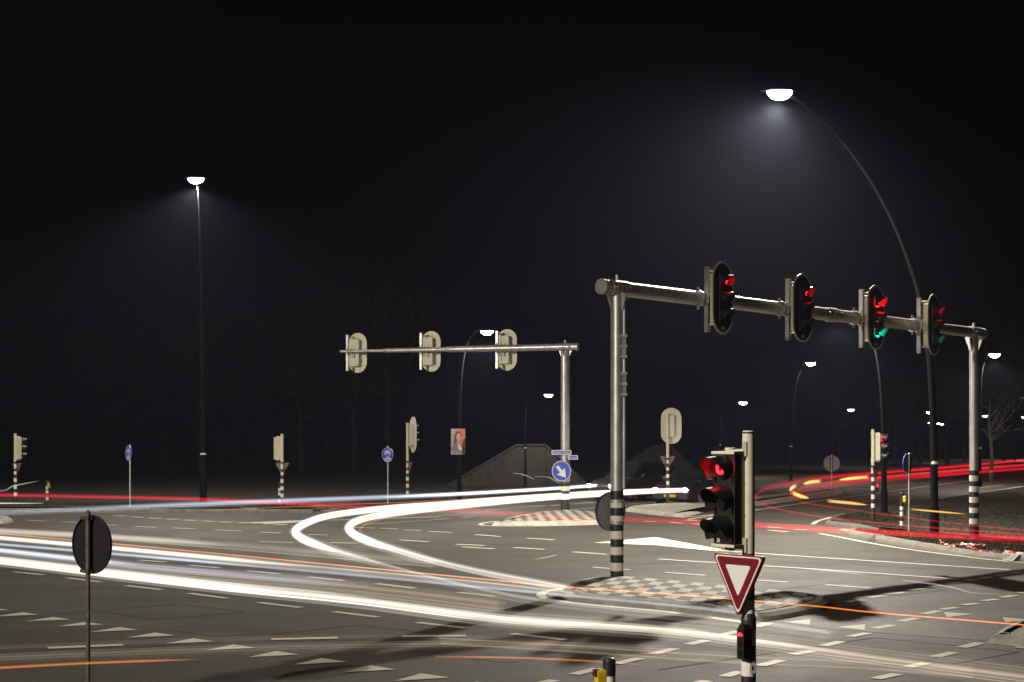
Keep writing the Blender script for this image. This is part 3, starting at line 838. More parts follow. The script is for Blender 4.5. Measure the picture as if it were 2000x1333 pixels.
def clamps(root, M, zs, off=.05, lat=0.0, m=GALVD, ln=.2):
    c = MB()
    for z in zs:
        c.box((ln * .25 - lat, -off + .02, z), (ln, .03, .034), m)
        c.box((-lat, .0, z), (.075, .06, .034), m)
    c.box((ln * .3 - lat, -off + .008, 0), (.06, .014, abs(zs[0] - zs[1]) * .96), back_rail)
    c.xf(M); c.build('clamp', root)
back_rail = ALUD
b = ground_at(172, 192)
ls = empty('round_sign', b, 'round sign seen from its dark back on a thin pole in the left foreground', 'road sign', 'round signs seen from behind')
pole_thing(ls, 2.065, .024, mat('dark_brown_pole', (.075, .065, .055), .5, .4, .4, 12))  # dark brown pole, its tone deepened in place of shade
M, pp = round_plate(ls, R(180 - 37), .60, 1.715, .045, back=mat('shade_black_sign_back', (.006, .0055, .005), .75, spec=.2), rim=mat('sign_rim_dark_blue', (.006, .010, .06), .5), lat=-.015)  # near-black colour stands in for the plate's unlit back
back_rail = mat('shade_black_rail', (.010, .009, .008), .6)  # rail and clamps darkened to match the shade put into the back
clamps(ls, M, (.27, -.275), .045, -.015, m=mat('dark_brown_clamp', (.05, .045, .038), .5, .3, .3, 10), ln=.19)
back_rail = ALUD
nm = Vector(((1205 - CX) / F * 32.2, 32.2, 0))
ns = empty('round_sign', (nm.x, nm.y, 1.35), 'round blue rimmed sign seen from behind, fixed to the near gantry mast', 'road sign', 'round signs seen from behind')
M, pp = round_plate(ns, R(180 + 38), .75, .0, .20, back=mat('mid_grey_sign_back', (.30, .30, .285), .5, .1, .2, 6), rim=BLUE, lat=0)
for z in (.2, -.2):
    q = MB(); q.box((0, -.16, z), (.06, .07, .04), GALV); q.tube([(0, 0, z - .02), (0, 0, z + .02)], .142, GALV, 24)
    q.xf(M); q.build('clamp', ns)
b = G(1624.5, 961); b.z = .1
rs = empty('round_sign', b, 'round sign with a pale grey back standing on the far paved island', 'road sign', 'round signs seen from behind')
pole_thing(rs, 1.72, .03, GALV)
M, pp = round_plate(rs, R(178), .80, 1.28, .05, back=mat('pale_sign_back', (.42, .41, .41), .45, .1, .15, 6), rim=BLUE)
clamps(rs, M, (.3, -.3), .05, 0)
b = G(1775.5, 1049); b.z = .1
rr = empty('round_sign', b, 'narrow looking round blue edged sign turned sideways on the right verge', 'road sign', 'round signs seen from behind')
pole_thing(rr, 2.2, .026, GALV, .7)
M, pp = round_plate(rr, R(180 + 51), .54, 1.92, .05, back=ALUD, rim=BLUE, lat=.02)
clamps(rr, M, (.24, -.24), .05, .02)

def bike(mb, cx, cz, s, y0, y1, m, moped=False):
    rw = .15 * s
    for dx in (-.2 * s, .2 * s):
        mb.ring(circ(rw, 22, cx + dx, cz), circ(rw * .62, 22, cx + dx, cz), y0, y1, m)
    def bar(a, b, t):
        a = Vector((cx + a[0] * s, cz + a[1] * s)); b = Vector((cx + b[0] * s, cz + b[1] * s)); d = (b - a).normalized(); n = Vector((-d.y, d.x)) * t * s / 2
        mb.prism([tuple(a - n), tuple(b - n), tuple(b + n), tuple(a + n)], y0, y1, m)
    bar((-.2, 0), (-.08, .2), .045); bar((-.08, .2), (.12, .2), .045); bar((.12, .2), (0, 0), .045); bar((0, 0), (-.2, 0), .045); bar((.2, 0), (.12, .28), .045); bar((.06, .28), (.2, .28), .045); bar((-.15, .23), (-.02, .23), .05)
    if moped: mb.prism([(cx - .2 * s, cz + .02 * s), (cx + .1 * s, cz + .02 * s), (cx + .1 * s, cz + .16 * s), (cx - .12 * s, cz + .2 * s), (cx - .26 * s, cz + .16 * s)], y0, y1, m)
def cycle_sign(base, top, zc, dia, a, label, lat=0.0):
    root = empty('cycle_path_sign', base, label, 'road sign', 'blue cycle path signs')
    pole_thing(root, top, .028, GALV, .85)
    M, pl_ = round_plate(root, a, dia, zc, .05, lat=lat)
    s = MB(); bike(s, 0, .05 * dia / .55, .52 * dia / .6, -.060, -.057, WHITES, True); s.xf(M); s.build('moped_symbol', pl_)
    s = MB(); bike(s, 0, -.19 * dia / .55, .52 * dia / .6, -.060, -.057, WHITES); s.xf(M); s.build('cycle_symbol', pl_)
b = G(254, 996); b.z = .1
cycle_sign(b, 2.32, 2.0, .55, R(-54), 'narrow looking blue cycle and moped sign on the left verge', -.02)
b = G(757.5, 987); b.z = .06
cycle_sign(b, 2.28, 1.93, .57, R(-34), 'blue cycle and moped sign beside the signal post left of the poster', .03)

# ------------------------------------------------------------------ gantries
def gantry_signal(root_loc, M, lit, label, num=None, shape='disc', bar_side=0, bw=.78, bh=1.47, arm_r=.12):
    root = empty('gantry_signal', root_loc, label, 'traffic light', 'signals hung on the gantries')
    bb = MB(); bb.prism(capsule(bw, bh), .03, .042, BLACKM, CREAM); bb.xf(M); bo = bb.build('backboard', root)
    rim_ = MB(); rim_.ring(capsule(bw, bh), capsule(bw - .095, bh - .095), .026, .03, mat('board_border_white', (.66, .64, .60), .5)); rim_.xf(M); rim_.build('border', bo)
    signal_head(root, M @ Matrix.Translation((0, .0, .0)), .215, lit, shape=shape, depth=.24, pitch=.335, hood=1.05)
    if num: text_mesh('number', num, .085, WHITES, M @ Matrix.Translation((0, .027, -bh / 2 + .13)), bo)
    ch = MB()
    ch.box((0, .42, -.01), (.085, .05, bh * .9), GALV)
    for sx in (-.04, .04): ch.box((sx, .38, -.01), (.008, .06, bh * .9), GALV)
    ch.xf(M @ Matrix.Translation((bar_side, 0, 0))); ch.build('mounting_bar', root)
    for z in (-.52, .56):
        t = MB(); t.tube([(bar_side, .40, z), (bar_side, .1, z)], .02, CREAM, 10); t.box((bar_side * .5, .09, z), (abs(bar_side) + .06, .03, .035), CREAM); t.xf(M); t.build('bracket', root)
    rl = MB(); rl.box((bar_side * .6, .15, .02), (.06, .06, 1.14), CREAM); rl.xf(M); rl.build('rail', root)
    return root
# right gantry
Dn, Dr = 32.2, 42.4
mn = Vector(((1205 - CX) / F * Dn, Dn, 0.13)); mr_ = Vector(((1902.5 - CX) / F * Dr, Dr, .11))
an = P(1205, 563.5, Dn); ar = P(1902.5, 650, Dr)
adir = (ar - an).normalized()
gr = empty('gantry', (mn.x, mn.y, mn.z), 'long steel portal gantry carrying four signals across the right carriageway', 'gantry', 'signal gantries')
o = Vector(gr.location)
def bands(zs, r, top, first=BANDB, m=GALV):
    out = []; k = 0
    for z0, z1 in zip(zs, zs[1:]):
        mm = BANDB if k % 2 == 0 else BANDW
        out.append((z0, z1, r * (1.02), r * (1.02), mm)); k += 1
    out.append((zs[-1], top, r, r, m))
    return out
mbm = MB(); mbm.ztube(0, 0, bands([-.05, .095, .25, .40, .55, .70, .855, .985, 1.145, 1.295, 1.45, 1.62], .125, an.z - o.z - .10), 40); mbm.build('mast', gr)
dct = MB(); dct.tube([(.135, -.045, 1.66), (.135, -.045, an.z - o.z - .3)], .03, GALV, 12); dct.build('cable_duct', gr)
for zc in (4.50 - .13, 3.78 - .13):
    q = MB()
    for dz in (-.2, .0, .2): q.box((.13, -.06, zc + dz), (.11, .2, .05), GALV)
    q.box((.13, -.06, zc), (.07, .16, .40), GALVD); q.build('cable_clamp', gr)
mbm = MB(); zs = [(1068 - y) / 77.9 for y in (1071, 1028, 1017, 1006, 996, 986, 975, 965, 954, 944, 933, 923)]
mbm.ztube(0, 0, bands([z - .06 for z in zs], .115, ar.z - mr_.z - .08), 40)
mbm.xf(Matrix.Translation(mr_ - o)); mbm.build('mast', gr)
am = MB()
a0 = an - adir * .40; a1 = ar + adir * .42
lens_ = (a1 - a0).length
am.tube([a0 - o, a0 + adir * .3 - o, a0 + adir * lens_ * .52 - o], [.145, .145, .14], GALV, 40)
am.tube([a0 + adir * lens_ * .52 - o, a0 + adir * lens_ * .54 - o], [.158, .158], GALV, 40)
am.tube([a0 + adir * lens_ * .54 - o, a1 - o], [.138, .13], GALV, 40)
am.build('arm', gr)
q = MB(); q.tube([a0 - adir * .07 - o, a0 + adir * .02 - o], [.15, .15], mat('galvanised_cap', (.34, .33, .31), .6, .1, .2, 9), 40); q.build('end_cap', gr)
q = MB(); q.tube([a1 - adir * .02 - o, a1 + adir * .05 - o], [.138, .138], GALV, 40); q.build('end_cap', gr)
def saddle(center, ad, r, root, up):
    """bolted saddle clamp with gussets where an arm sits on its mast"""
    side = Vector((-ad.y, ad.x, 0)).normalized()
    q = MB()
    q.tube([center - ad * .24, center + ad * .24], r + .014, GALV, 40)
    rot = Matrix((ad, side, Vector((0, 0, 1)))).transposed()
    for s in (-1, 1):
        q.box(center + side * s * (r + .035), (.46, .06, .022), GALV, rot)
        for k in (-.18, -.06, .06, .18):
            c = center + side * s * (r + .045) + ad * k
            q.tube([c - Vector((0, 0, .04)), c + Vector((0, 0, .04))], .012, GALVD, 8)
    q.tube([center + Vector((0, 0, r)), center + Vector((0, 0, r + .11))], .04, GALV, 12)
    q.build('saddle', root)
    g = MB()
    for dvec in (ad, -ad, side, -side):
        n = Vector((-dvec.y, dvec.x, 0)).normalized() * .008
        p0 = center + dvec * .10 - Vector((0, 0, r * .55)); p1 = center + dvec * .25 - Vector((0, 0, r * .9)); p2 = center + dvec * .11 - Vector((0, 0, r + .36))
        g.face([p0 + n, p1 + n, p2 + n], GALV); g.face([p2 - n, p1 - n, p0 - n], GALV); g.face([p1 + n, p1 - n, p2 - n, p2 + n], GALV); g.face([p0 - n, p0 + n, p2 + n, p2 - n], GALV); g.face([p0 + n, p0 - n, p1 - n, p1 + n], GALV)
    g.build('gusset', root)
saddle(an - o, adir, .145, gr, 1); saddle(ar - o, adir, .132, gr, 1)
# splice bolts halfway
q = MB(); c0 = a0 + adir * lens_ * .53 - o; sd = Vector((-adir.y, adir.x, 0)).normalized()
for k in range(5):
    for dz in (.03, -.03):
        c = c0 + adir * (k - 2) * .14 - sd * .15 + Vector((0, 0, dz)); q.tube([c, c - sd * .025], .014, GALVD, 8)
q.build('splice_bolts', gr)
def arm_at(px, a, b):
    k = (px - CX) / F
    t = (k * a.y - a.x) / ((b.x - a.x) - k * (b.y - a.y))
    return a.lerp(b, t)
nb = R(50)
nvec = Vector((math.sin(nb), -math.cos(nb), 0))
for cx_, lit, num, shp, lab in ((1376, (REDL, None, None), '12.2', 'arrow', 'gantry signal nearest the camera, red only, numbered 12.2'),
                           (1533, (REDL, None, None), '12.1', 'arrow', 'second gantry signal from the near mast, red only, numbered 12.1'),
                           (1677, (REDL, AMBL, GRNL), '11.1', 'disc', 'third gantry signal from the near mast with red and wide green light'),
                           (1791, (REDL, None, GRNL), '10.1', 'arrow', 'farthest right gantry signal with red and slim green light')):
    pt = arm_at(cx_, an, ar)
    nb = R({1376: 51, 1533: 48, 1677: 49, 1791: 55}[cx_])
    c = pt + nvec * .47
    g = gantry_signal(pt, Matrix.Translation(c - pt) @ yaw(nb), lit, lab, num, shp)
    q = MB()
    for k in (-.16, .16):
        cc = adir * (k - .05)
        q.tube([cc - adir * .025, cc + adir * .025], .165, GALV, 28)
        q.box(cc + Vector((0, 0, .18)), (.05, .05, .1), GALV); q.box(cc - Vector((0, 0, .18)), (.05, .05, .1), GALV)
    q.box(nvec * .15, (.3, .1, .2), GALV, yaw(nb).to_3x3())
    q.build('clamp', g)
    wi = MB(); wi.tube([Vector((0, 0, -.17)), nvec * .12 + Vector((0, 0, -.22)), nvec * .28 + Vector((0, 0, -.27)), nvec * .36 + Vector((0, 0, -.24))], .008, mat('amber_cable', (.4, .2, .03), .5), 6); wi.build('cable', g)

# left gantry (cantilever)
Dl = 59.9
ml = Vector(((1104 - CX) / F * Dl, Dl, .13)); al = P(1104, 678, Dl)
ld = Vector((-.9225, .386, 0))
gl_ = empty('gantry', ml, 'cantilever steel gantry with three signals seen from behind at the centre', 'gantry', 'signal gantries')
mbm = MB(); mbm.ztube(0, 0, bands([-.05, .36, .52, .67, .83, .98], .160, al.z - ml.z - .1), 40); mbm.build('mast', gl_)
q = MB(); e = al - ml
am = MB()
am.tube([e - ld * .44, e + ld * 4.45], [.125, .115], GALV, 32); am.tube([e + ld * 4.45, e + ld * 4.7], [.115, .088], GALV, 32)
am.tube([e + ld * 4.7, e + ld * 7.05], [.088, .082], GALV, 32); am.tube([e + ld * 7.05, e + ld * 7.25], [.082, .058], GALV, 32); am.tube([e + ld * 7.25, e + ld * 9.02], [.058, .05], GALV, 32)
am.build('arm', gl_)
q.tube([e - ld * .50, e - ld * .42], [.135, .135], GALV, 32); q.build('end_cap', gl_)
saddle(e, ld, .125, gl_, 1)
fn = R(180 - 22.7)
nf = Vector((math.sin(fn), -math.cos(fn), 0))
for cx_, lab, rr_ in ((681, 'cream gantry signal back nearest the free arm tip', .055), (825, 'middle one of the three cream gantry signal backs', .085), (973.5, 'cream gantry signal back nearest the cantilever mast', .118)):
    pt = arm_at(cx_, al, al + ld * 9)
    c = pt + nf * .44 - ld * .17 + Vector((0, 0, -.04))
    g = gantry_signal(pt, Matrix.Translation(c - pt) @ yaw(fn), (None,) * 3, lab, None, bar_side=.24, bh=1.5, bw=.76)
    q = MB()
    for k in (-.1, .06):
        cc = ld * k; q.tube([cc - ld * .02, cc + ld * .02], rr_ + .03, GALV, 24); q.box(cc + Vector((0, 0, rr_ + .05)), (.04, .04, .1), GALV); q.box(cc - Vector((0, 0, rr_ + .05)), (.04, .04, .1), GALV)
    q.box(nf * .1, (.14, .2, .1), GALV, yaw(fn).to_3x3()); q.build('clamp', g)
    wi = MB(); wi.tube([Vector((0, -.05, -rr_ - .06)), -ld * .1 + Vector((0, -.05, -rr_ - .16)), -ld * .16 + nf * .2 + Vector((0, 0, -.2))], .01, MATS['amber_cable'], 6); wi.build('cable', g)
# signs on the cantilever mast
ks = empty('keep_right_sign', (ml.x, ml.y, 1.50), 'blue keep right arrow sign on the cantilever gantry mast', 'road sign')
M, pl_ = round_plate(ks, R(-22), .74, .0, .22, lat=-.06)
ar_ = [(-.05, .045), (.045, -.05), (.045, -.05)]
def arrow_poly(s):
    pts = [(-.055, .24), (.055, .24), (.055, .0), (.19, .0), (0, -.28), (-.19, .0), (-.055, .0)]
    a = R(40)
    return [((x * math.cos(a) - z * math.sin(a)) * s, (x * math.sin(a) + z * math.cos(a)) * s) for x, z in pts]
q = MB(); q.prism(arrow_poly(1.0), -.233, -.2285, WHITES); q.xf(M @ Matrix.Translation((-.01, 0, -.01))); q.build('arrow', pl_)
for z in (.2, -.2):
    q = MB(); q.box((.06, -.18, z), (.05, .09, .04), GALV); q.tube([(.06, 0, z - .02), (.06, 0, z + .02)], .178, GALV, 24)
    q.xf(M); q.build('clamp', ks)
def name_plate(loc, a, wd, ht, s, size, label, lat=0.0, off=.22, sx=1.0):
    root = empty('street_name_sign', loc, label, 'street sign', 'street name plates')
    M = yaw(a) @ Matrix.Translation((lat, 0, 0))
    q = MB(); q.prism(rrect(wd, ht, .025), -off - .02, -off, WHITES, BLUE); q.xf(M); po = q.build('plate', root)
    q = MB(); q.prism(rrect(wd - .07, ht - .06, .01), -off - .023, -off - .02, BLUE); q.xf(M); q.build('field', po)
    text_mesh('lettering', s, size, WHITES, M @ Matrix.Translation((0, -off - .025, 0)), po, .001, sx)
    q = MB(); q.box((-lat, -off / 2, 0), (.05, off - .02, .05), GALV); q.tube([(-lat, 0, -.02), (-lat, 0, .02)], .18, GALV, 24); q.xf(M); q.build('clamp', root)
name_plate((ml.x, ml.y, 2.16), R(-12), .71, .165, 'Turnhoutsebaan', .10, 'upper wide blue street name plate on the cantilever mast reading Turnhoutsebaan', -.09, .24, .88)
name_plate((ml.x, ml.y, 1.985), R(14), .36, .155, 'Rovertse', .085, 'lower short blue street name plate on the cantilever mast', .21, .26, .9)
bk = empty('street_name_sign', (ml.x - .27, ml.y + .05, 2.0), 'blue back of a small street name plate behind the cantilever mast', 'street sign', 'street name plates')
q = MB(); q.prism(rrect(.16, .15, .01), -.01, .01, BLUE); q.xf(yaw(R(40))); q.build('plate', bk)
q = MB(); q.tube([(0, 0, 0), (.2, -.03, 0)], .012, GALV, 8); q.build('clamp', bk)

# ------------------------------------------------------------------ poster on the lamp pole
pp_ = P(897, 863, 69.9)
po = empty('portrait_poster', pp_, 'upright poster of a smiling long haired woman strapped to a curved lamp pole', 'poster')
PW, PH = .60, 1.06
Mp = yaw(R(-14)) @ Matrix.Translation((0, -.16, 0))
def pshape(name, poly, y, col, parent):
    q = MB(); q.prism(poly, -.012 - y * .004, -.010 - (y - 1) * .004, mat('print_' + name, col, .5)); q.xf(Mp); return q.build(name, parent)
q = MB(); q.prism(rrect(PW + .03, PH + .03, .01), -.010, .02, mat('poster_board', (.02, .02, .02), .5)); q.xf(Mp); bo = q.build('board', po)
pshape('print_ground', rrect(PW, PH, .005), 1, (.50, .38, .34), bo)
pshape('print_wash', [(.08, -.3), (.297, -.3), (.297, .525), (.0, .525), (.16, .3)], 2, (.85, .20, .19), bo)
pshape('hair', [(-.02, .43), (.05, .43), (.12, .38), (.15, .28), (.14, .1), (.06, .0), (-.04, -.1), (-.12, -.14), (-.19, -.08), (-.18, .1), (-.14, .28), (-.1, .38)], 3, (.10, .055, .035), bo)
pshape('neck', [(-.05, .02), (.08, .02), (.08, -.12), (.02, -.2), (-.06, -.12)], 4, (.65, .32, .22), bo)
pshape('face', [(.035 + .105 * math.cos(t), .19 + .165 * math.sin(t)) for t in [2 * PI * i / 32 for i in range(32)]], 5, (.80, .42, .30), bo)
for sx in (-.01, .08): pshape('eye', [(sx + .02 * math.cos(t), .22 + .009 * math.sin(t)) for t in [2 * PI * i / 12 for i in range(12)]], 6, (.12, .06, .04), bo)
pshape('mouth', [(-.01, .11), (.035, .098), (.085, .11), (.06, .087), (.02, .085)], 6, (.42, .06, .06), bo)
pshape('blouse', [(-.06, -.1), (.02, -.2), (.08, -.08), (.2, -.35), (.0, -.35)], 5, (.8, .74, .70), bo)
pshape('jacket', [(-.06, -.06), (-.2, -.14), (-.27, -.26), (-.28, -.35), (.03, -.35)], 6, (.22, .13, .18), bo)
pshape('jacket', [(.08, -.04), (.17, -.12), (.25, -.26), (.26, -.35), (.19, -.35)], 6, (.22, .13, .18), bo)
pshape('emblem', circ(.075, 28, -.21, .40), 4, (.7, .68, .66), bo)
pshape('emblem_mark', rrect(.10, .03, .01) and [(x - .21, z + .40) for x, z in rrect(.10, .03, .01)], 5, (.15, .14, .14), bo)
pshape('caption_bar', [(x - .13, z - .31) for x, z in rrect(.32, .035, .005)], 7, (.20, .16, .42), bo)
pshape('rule', [(x - .02, z - .385) for x, z in rrect(.56, .016, .004)], 7, (.02, .02, .02), bo)
text_mesh('slogan', 'SPIJKERS MET KOPPEN', .072, mat('print_ink', (.05, .045, .045), .6), Mp @ Matrix.Translation((0, -.018, -.455)), bo, .001, .70)
q = MB()
for z in (.4, -.4): q.tube([(0, 0, z - .02), (0, 0, z + .02)], .085, GALVD, 16); q.box((-.02, -.08, z), (.05, .13, .04), GALVD)
q.build('strap', po)

# ------------------------------------------------------------------ concrete wing walls of the underpass
def wing(px, D, th, label, ang=0.0):
    pts = [P(x, y, D) for x, y in px]
    b = Vector((sum(p.x for p in pts) / len(pts), D, 0))
    root = empty('concrete_wall', b, label, 'wall', 'concrete wing walls')
    loc = [(p.x - b.x, p.z) for p in pts]
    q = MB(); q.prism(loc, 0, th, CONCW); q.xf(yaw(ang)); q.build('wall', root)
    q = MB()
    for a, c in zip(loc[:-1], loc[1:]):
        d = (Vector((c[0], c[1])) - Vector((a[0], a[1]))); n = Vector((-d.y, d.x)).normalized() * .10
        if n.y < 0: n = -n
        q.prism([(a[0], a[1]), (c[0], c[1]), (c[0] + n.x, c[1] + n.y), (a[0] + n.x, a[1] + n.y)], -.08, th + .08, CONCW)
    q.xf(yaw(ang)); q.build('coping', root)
wing([(872, 953), (873, 951), (1009, 871), (1065, 871), (1150, 952), (1150, 953)], 92.0, .5, 'larger sloping concrete wing wall left of the keep right sign')
wing([(1180, 942), (1180, 936), (1278, 872), (1310, 872), (1372, 936), (1372, 942)], 100.0, .5, 'sloping concrete wing wall behind the waiting cars')

# ------------------------------------------------------------------ waiting cars
def car(loc, a, label, paint, hgt=1.5, lamp=None, suv=False, plate=False):
    root = empty('car', loc, label, 'car', 'waiting cars')
    L, W = 4.4, 1.78
    # local: front faces -Y; stations from front bumper (y=0) to tail
    st = [(0.0, .30, .62, .72), (.08, .22, .74, .80), (.5, .18, .88, .86), (1.15, .17, .98, .885), (1.2, .17, 1.0, .89), (3.9, .18, 1.02, .885), (4.25, .22, .98, .82), (4.4, .35, .8, .74)]
    bd = MB(); rows = []
    for y, z0, z1, hw in st:
        rows.append([(-hw * .94, y, z0), (hw * .94, y, z0), (hw, y, z0 + .16), (hw, y, z1 - .16), (hw * .93, y, z1 - .03), (hw * .7, y, z1), (-hw * .7, y, z1), (-hw * .93, y, z1 - .03), (-hw, y, z1 - .16), (-hw, y, z0 + .16)])
    bd.grid(rows, paint, True, True, True, True); bd.xf(yaw(a)); body = bd.build('body', root)
    cb_ = MB(); rows = []
    for y, z, hw in ((1.15, .985, .80), (1.95, hgt - .04, .63), (2.3, hgt, .62), (3.4, hgt - .02, .62), (4.0, hgt - .14, .60), (4.3, 1.0, .72)):
        rows.append([(-hw, y, z), (hw, y, z), (hw * 1.0, y, z - .04), (.80, y, .96), (-.80, y, .96), (-hw, y, z - .04)])
    cb_.grid(rows, paint, True, True, True, True); cb_.xf(yaw(a)); cab = cb_.build('cabin', root)
    gm = mat('car_glass', (.012, .013, .015), .08)
    def pane(name, pts):
        q = MB(); pts = [Vector(p) for p in pts]; n = (pts[1] - pts[0]).cross(pts[2] - pts[0]).normalized() * .006
        q.face([p + n for p in pts], gm); q.face([p - n for p in reversed(pts)], gm); q.xf(yaw(a)); q.build(name, cab)
    pane('windscreen', [(-.70, 1.24, 1.035), (.70, 1.24, 1.035), (.58, 1.89, hgt - .06), (-.58, 1.89, hgt - .06)])
    for s in (-1, 1):
        pane('side_window', [(s * .785, 1.55, 1.04), (s * .785, 2.6, 1.04), (s * .66, 2.6, hgt - .09), (s * .66, 2.02, hgt - .09)])
        pane('side_window', [(s * .785, 2.68, 1.04), (s * .785, 3.75, 1.04), (s * .655, 3.6, hgt - .1), (s * .66, 2.68, hgt - .09)])
        q = MB(); q.box((s * .98, 1.62, 1.07), (.2, .1, .13), paint, taper=.8); q.box((s * .86, 1.62, 1.02), (.1, .05, .03), paint); q.xf(yaw(a)); q.build('mirror', root)
        q = MB(); rows = []
        for k in range(4):
            t = k / 3 * PI / 2
            rows.append([(s * .63 + .13 * math.cos(t) * math.cos(2 * PI * j / 16), -.02 - .05 * math.sin(t), .64 + .075 * math.cos(t) * math.sin(2 * PI * j / 16)) for j in range(16)])
        q.grid(rows, lamp, True, True, False, True); q.xf(yaw(a)); q.build('headlight', root)
        for yw in (.85, 3.5):
            q = MB(); q.tube([(s * .70, yw, .32), (s * .90, yw, .32)], .32, BLACKM, 28); q.xf(yaw(a)); wh = q.build('wheel', root)
            q = MB(); q.tube([(s * .895, yw, .32), (s * .912, yw, .32)], .2, GALVD, 20); q.xf(yaw(a)); q.build('rim', wh)
    q = MB(); q.prism([(-.45, .40), (.45, .40), (.5, .56), (-.5, .56)], -.02, .04, BLACKM); q.xf(yaw(a)); q.build('grille', root)
    if plate:
        q = MB(); q.prism([(-.26, .36), (.26, .36), (.26, .46), (-.26, .46)], -.035, -.022, YEL); q.xf(yaw(a)); q.build('number_plate', root)
HL1 = glow('cool_headlight', (.85, .92, 1.0), 45); HL2 = glow('warm_headlight', (1.0, .93, .80), 45)
f1 = P(1172, 949, 70.5); car((f1.x, f1.y, 0), R(-46), 'silver grey car waiting behind the near gantry mast with cool headlights', mat('grey_car_paint', (.055, .053, .05), .35, .5), 1.62, HL1)
f2 = P(1309, 957, 65.6); car((f2.x, f2.y, 0), R(-30), 'dark car waiting beyond the pale island with warm headlights and yellow plate', mat('dark_car_paint', (.012, .012, .014), .4, .2), 1.42, HL2, plate=True)

# ------------------------------------------------------------------ trees
def tree_mesh(seed, H, spread=1.0, twigs=4, trunk=.16):
    rnd = random.Random(seed)
    tr = MB(); cr = MB()
    top = H * rnd.uniform(.5, .6)
    pts = [Vector((0, 0, -.1))]
    for i in range(1, 7): pts.append(Vector((rnd.gauss(0, .06) * i * .4, rnd.gauss(0, .06) * i * .4, top * i / 6)))
    tr.tube(pts, [trunk * (1.25 if i == 0 else 1 - .09 * i) for i in range(7)], BARK, 10)
    def grow(p, d, L, r, lev):
        n = 4
        q = [p]
        dd = d.copy()
        for i in range(n):
            dd = (dd + Vector((rnd.gauss(0, .16), rnd.gauss(0, .16), rnd.gauss(.05, .1)))).normalized()
            q.append(q[-1] + dd * L / n)
        cr.tube(q, [r * (1 - .7 * i / n) for i in range(n + 1)], BARK, 5 if lev > 1 else 4, False)
        if lev == 0: return
        for i in range(rnd.randint(3, 5)):
            t = rnd.uniform(.3, 1.0); k = min(int(t * n), n - 1)
            o_ = q[k].lerp(q[k + 1], t * n - k)
            ax = Vector((rnd.gauss(0, 1), rnd.gauss(0, 1), rnd.gauss(0, .5)))
            nd = (dd + ax.normalized() * rnd.uniform(.6, 1.0) * spread).normalized()
            grow(o_, nd, L * rnd.uniform(.5, .72), r * .5, lev - 1)
    for i in range(9):
        k = rnd.uniform(.45, 1.0); z = k * 6
        j = min(int(z), 5); p = pts[j].lerp(pts[j + 1], z - j)
        a = rnd.uniform(0, 2 * PI); el = rnd.uniform(.35, 1.1)
        grow(p, Vector((math.cos(a) * math.cos(el), math.sin(a) * math.cos(el), math.sin(el))), H * rnd.uniform(.25, .42), trunk * .42, 3)
    return tr, cr
protos = []
for s in range(4):
    tr, cr = tree_mesh(40 + s, 10.5 + s * .6)
    protos.append((tr, cr))
tmesh = {}
def tree(loc, k, scale, label, group, rz):
    root = empty('bare_tree', loc, label, 'tree', group)
    if k not in tmesh:
        a = protos[k][0].build('trunk', root); b_ = protos[k][1].build('crown', root); tmesh[k] = (a, b_)
    else:
        for src in tmesh[k]:
            c = src.copy(); c.parent = root; COL.objects.link(c)
    root.scale = (scale,) * 3
    root.rotation_euler = (0, 0, rz)
random.seed(9)
rt = [(1748, 150, 0, 1.0), (1797, 160, 1, 1.0), (1850, 138, 2, 1.0), (1884, 170, 3, .9), (1936, 96, 1, .78), (1961, 150, 0, .9), (1982, 172, 2, .9), (2030, 120, 3, 1.0), (1690, 185, 3, .9), (1640, 200, 1, .9)]
for i, (x, D, k, s) in enumerate(rt):
    tree(((x - CX) / F * D, D, -.03), k, s, 'bare winter tree in the dark row beyond the road at the right' if i != 4 else 'bare tree right of the far gantry mast, its twigs lit by the bright lamp', 'trees at the right', random.uniform(0, 6))
for i in range(16):
    x = -40 + i * 52 + random.uniform(-18, 18); D = random.uniform(120, 150)
    tree(((x - CX) / F * D, D, -.03), i % 4, random.uniform(1.1, 1.5), 'bare tree in the dark wood behind the junction at the left', 'trees at the left', random.uniform(0, 6))

# ------------------------------------------------------------------ red and white barrier tape, drains
TAPR = mat('tape_red', (.50, .03, .02), .4); TAPW = mat('tape_white', (.72, .70, .66), .4)
def tape(px, z, seed):
    rnd = random.Random(seed)
    s = spline([(*G(x, y, z).xy, z) for x, y in px], 46)
    for i, p in enumerate(s): p.z += .01 + abs(rnd.gauss(0, .02)); p.x += rnd.gauss(0, .02); p.y += rnd.gauss(0, .08)
    q = MB()
    for i in range(45):
        d = (s[i + 1] - s[i]).normalized(); a = rnd.uniform(0, 1)
        u = (Vector((0, 0, 1)) * math.cos(a) + Vector((-d.y, d.x, 0)) * math.sin(a)) * .024
        q.face([s[i] - u, s[i + 1] - u, s[i + 1] + u, s[i] + u], TAPR if (i // 2) % 2 else TAPW)
    return q
tag(tape([(1833, 1058), (1845, 1064), (1862, 1068), (1880, 1066), (1905, 1074), (1930, 1080), (1960, 1078), (1985, 1082), (2040, 1086)], .13, 3).build('barrier_tape'), 'long crumpled red and white barrier tape on the grass by the far mast', 'barrier tape')
tag(tape([(1852, 1070), (1866, 1067), (1885, 1065), (1915, 1067), (1925, 1066)], .14, 8).build('barrier_tape'), 'short loop of red and white barrier tape left of the far mast foot', 'barrier tape')
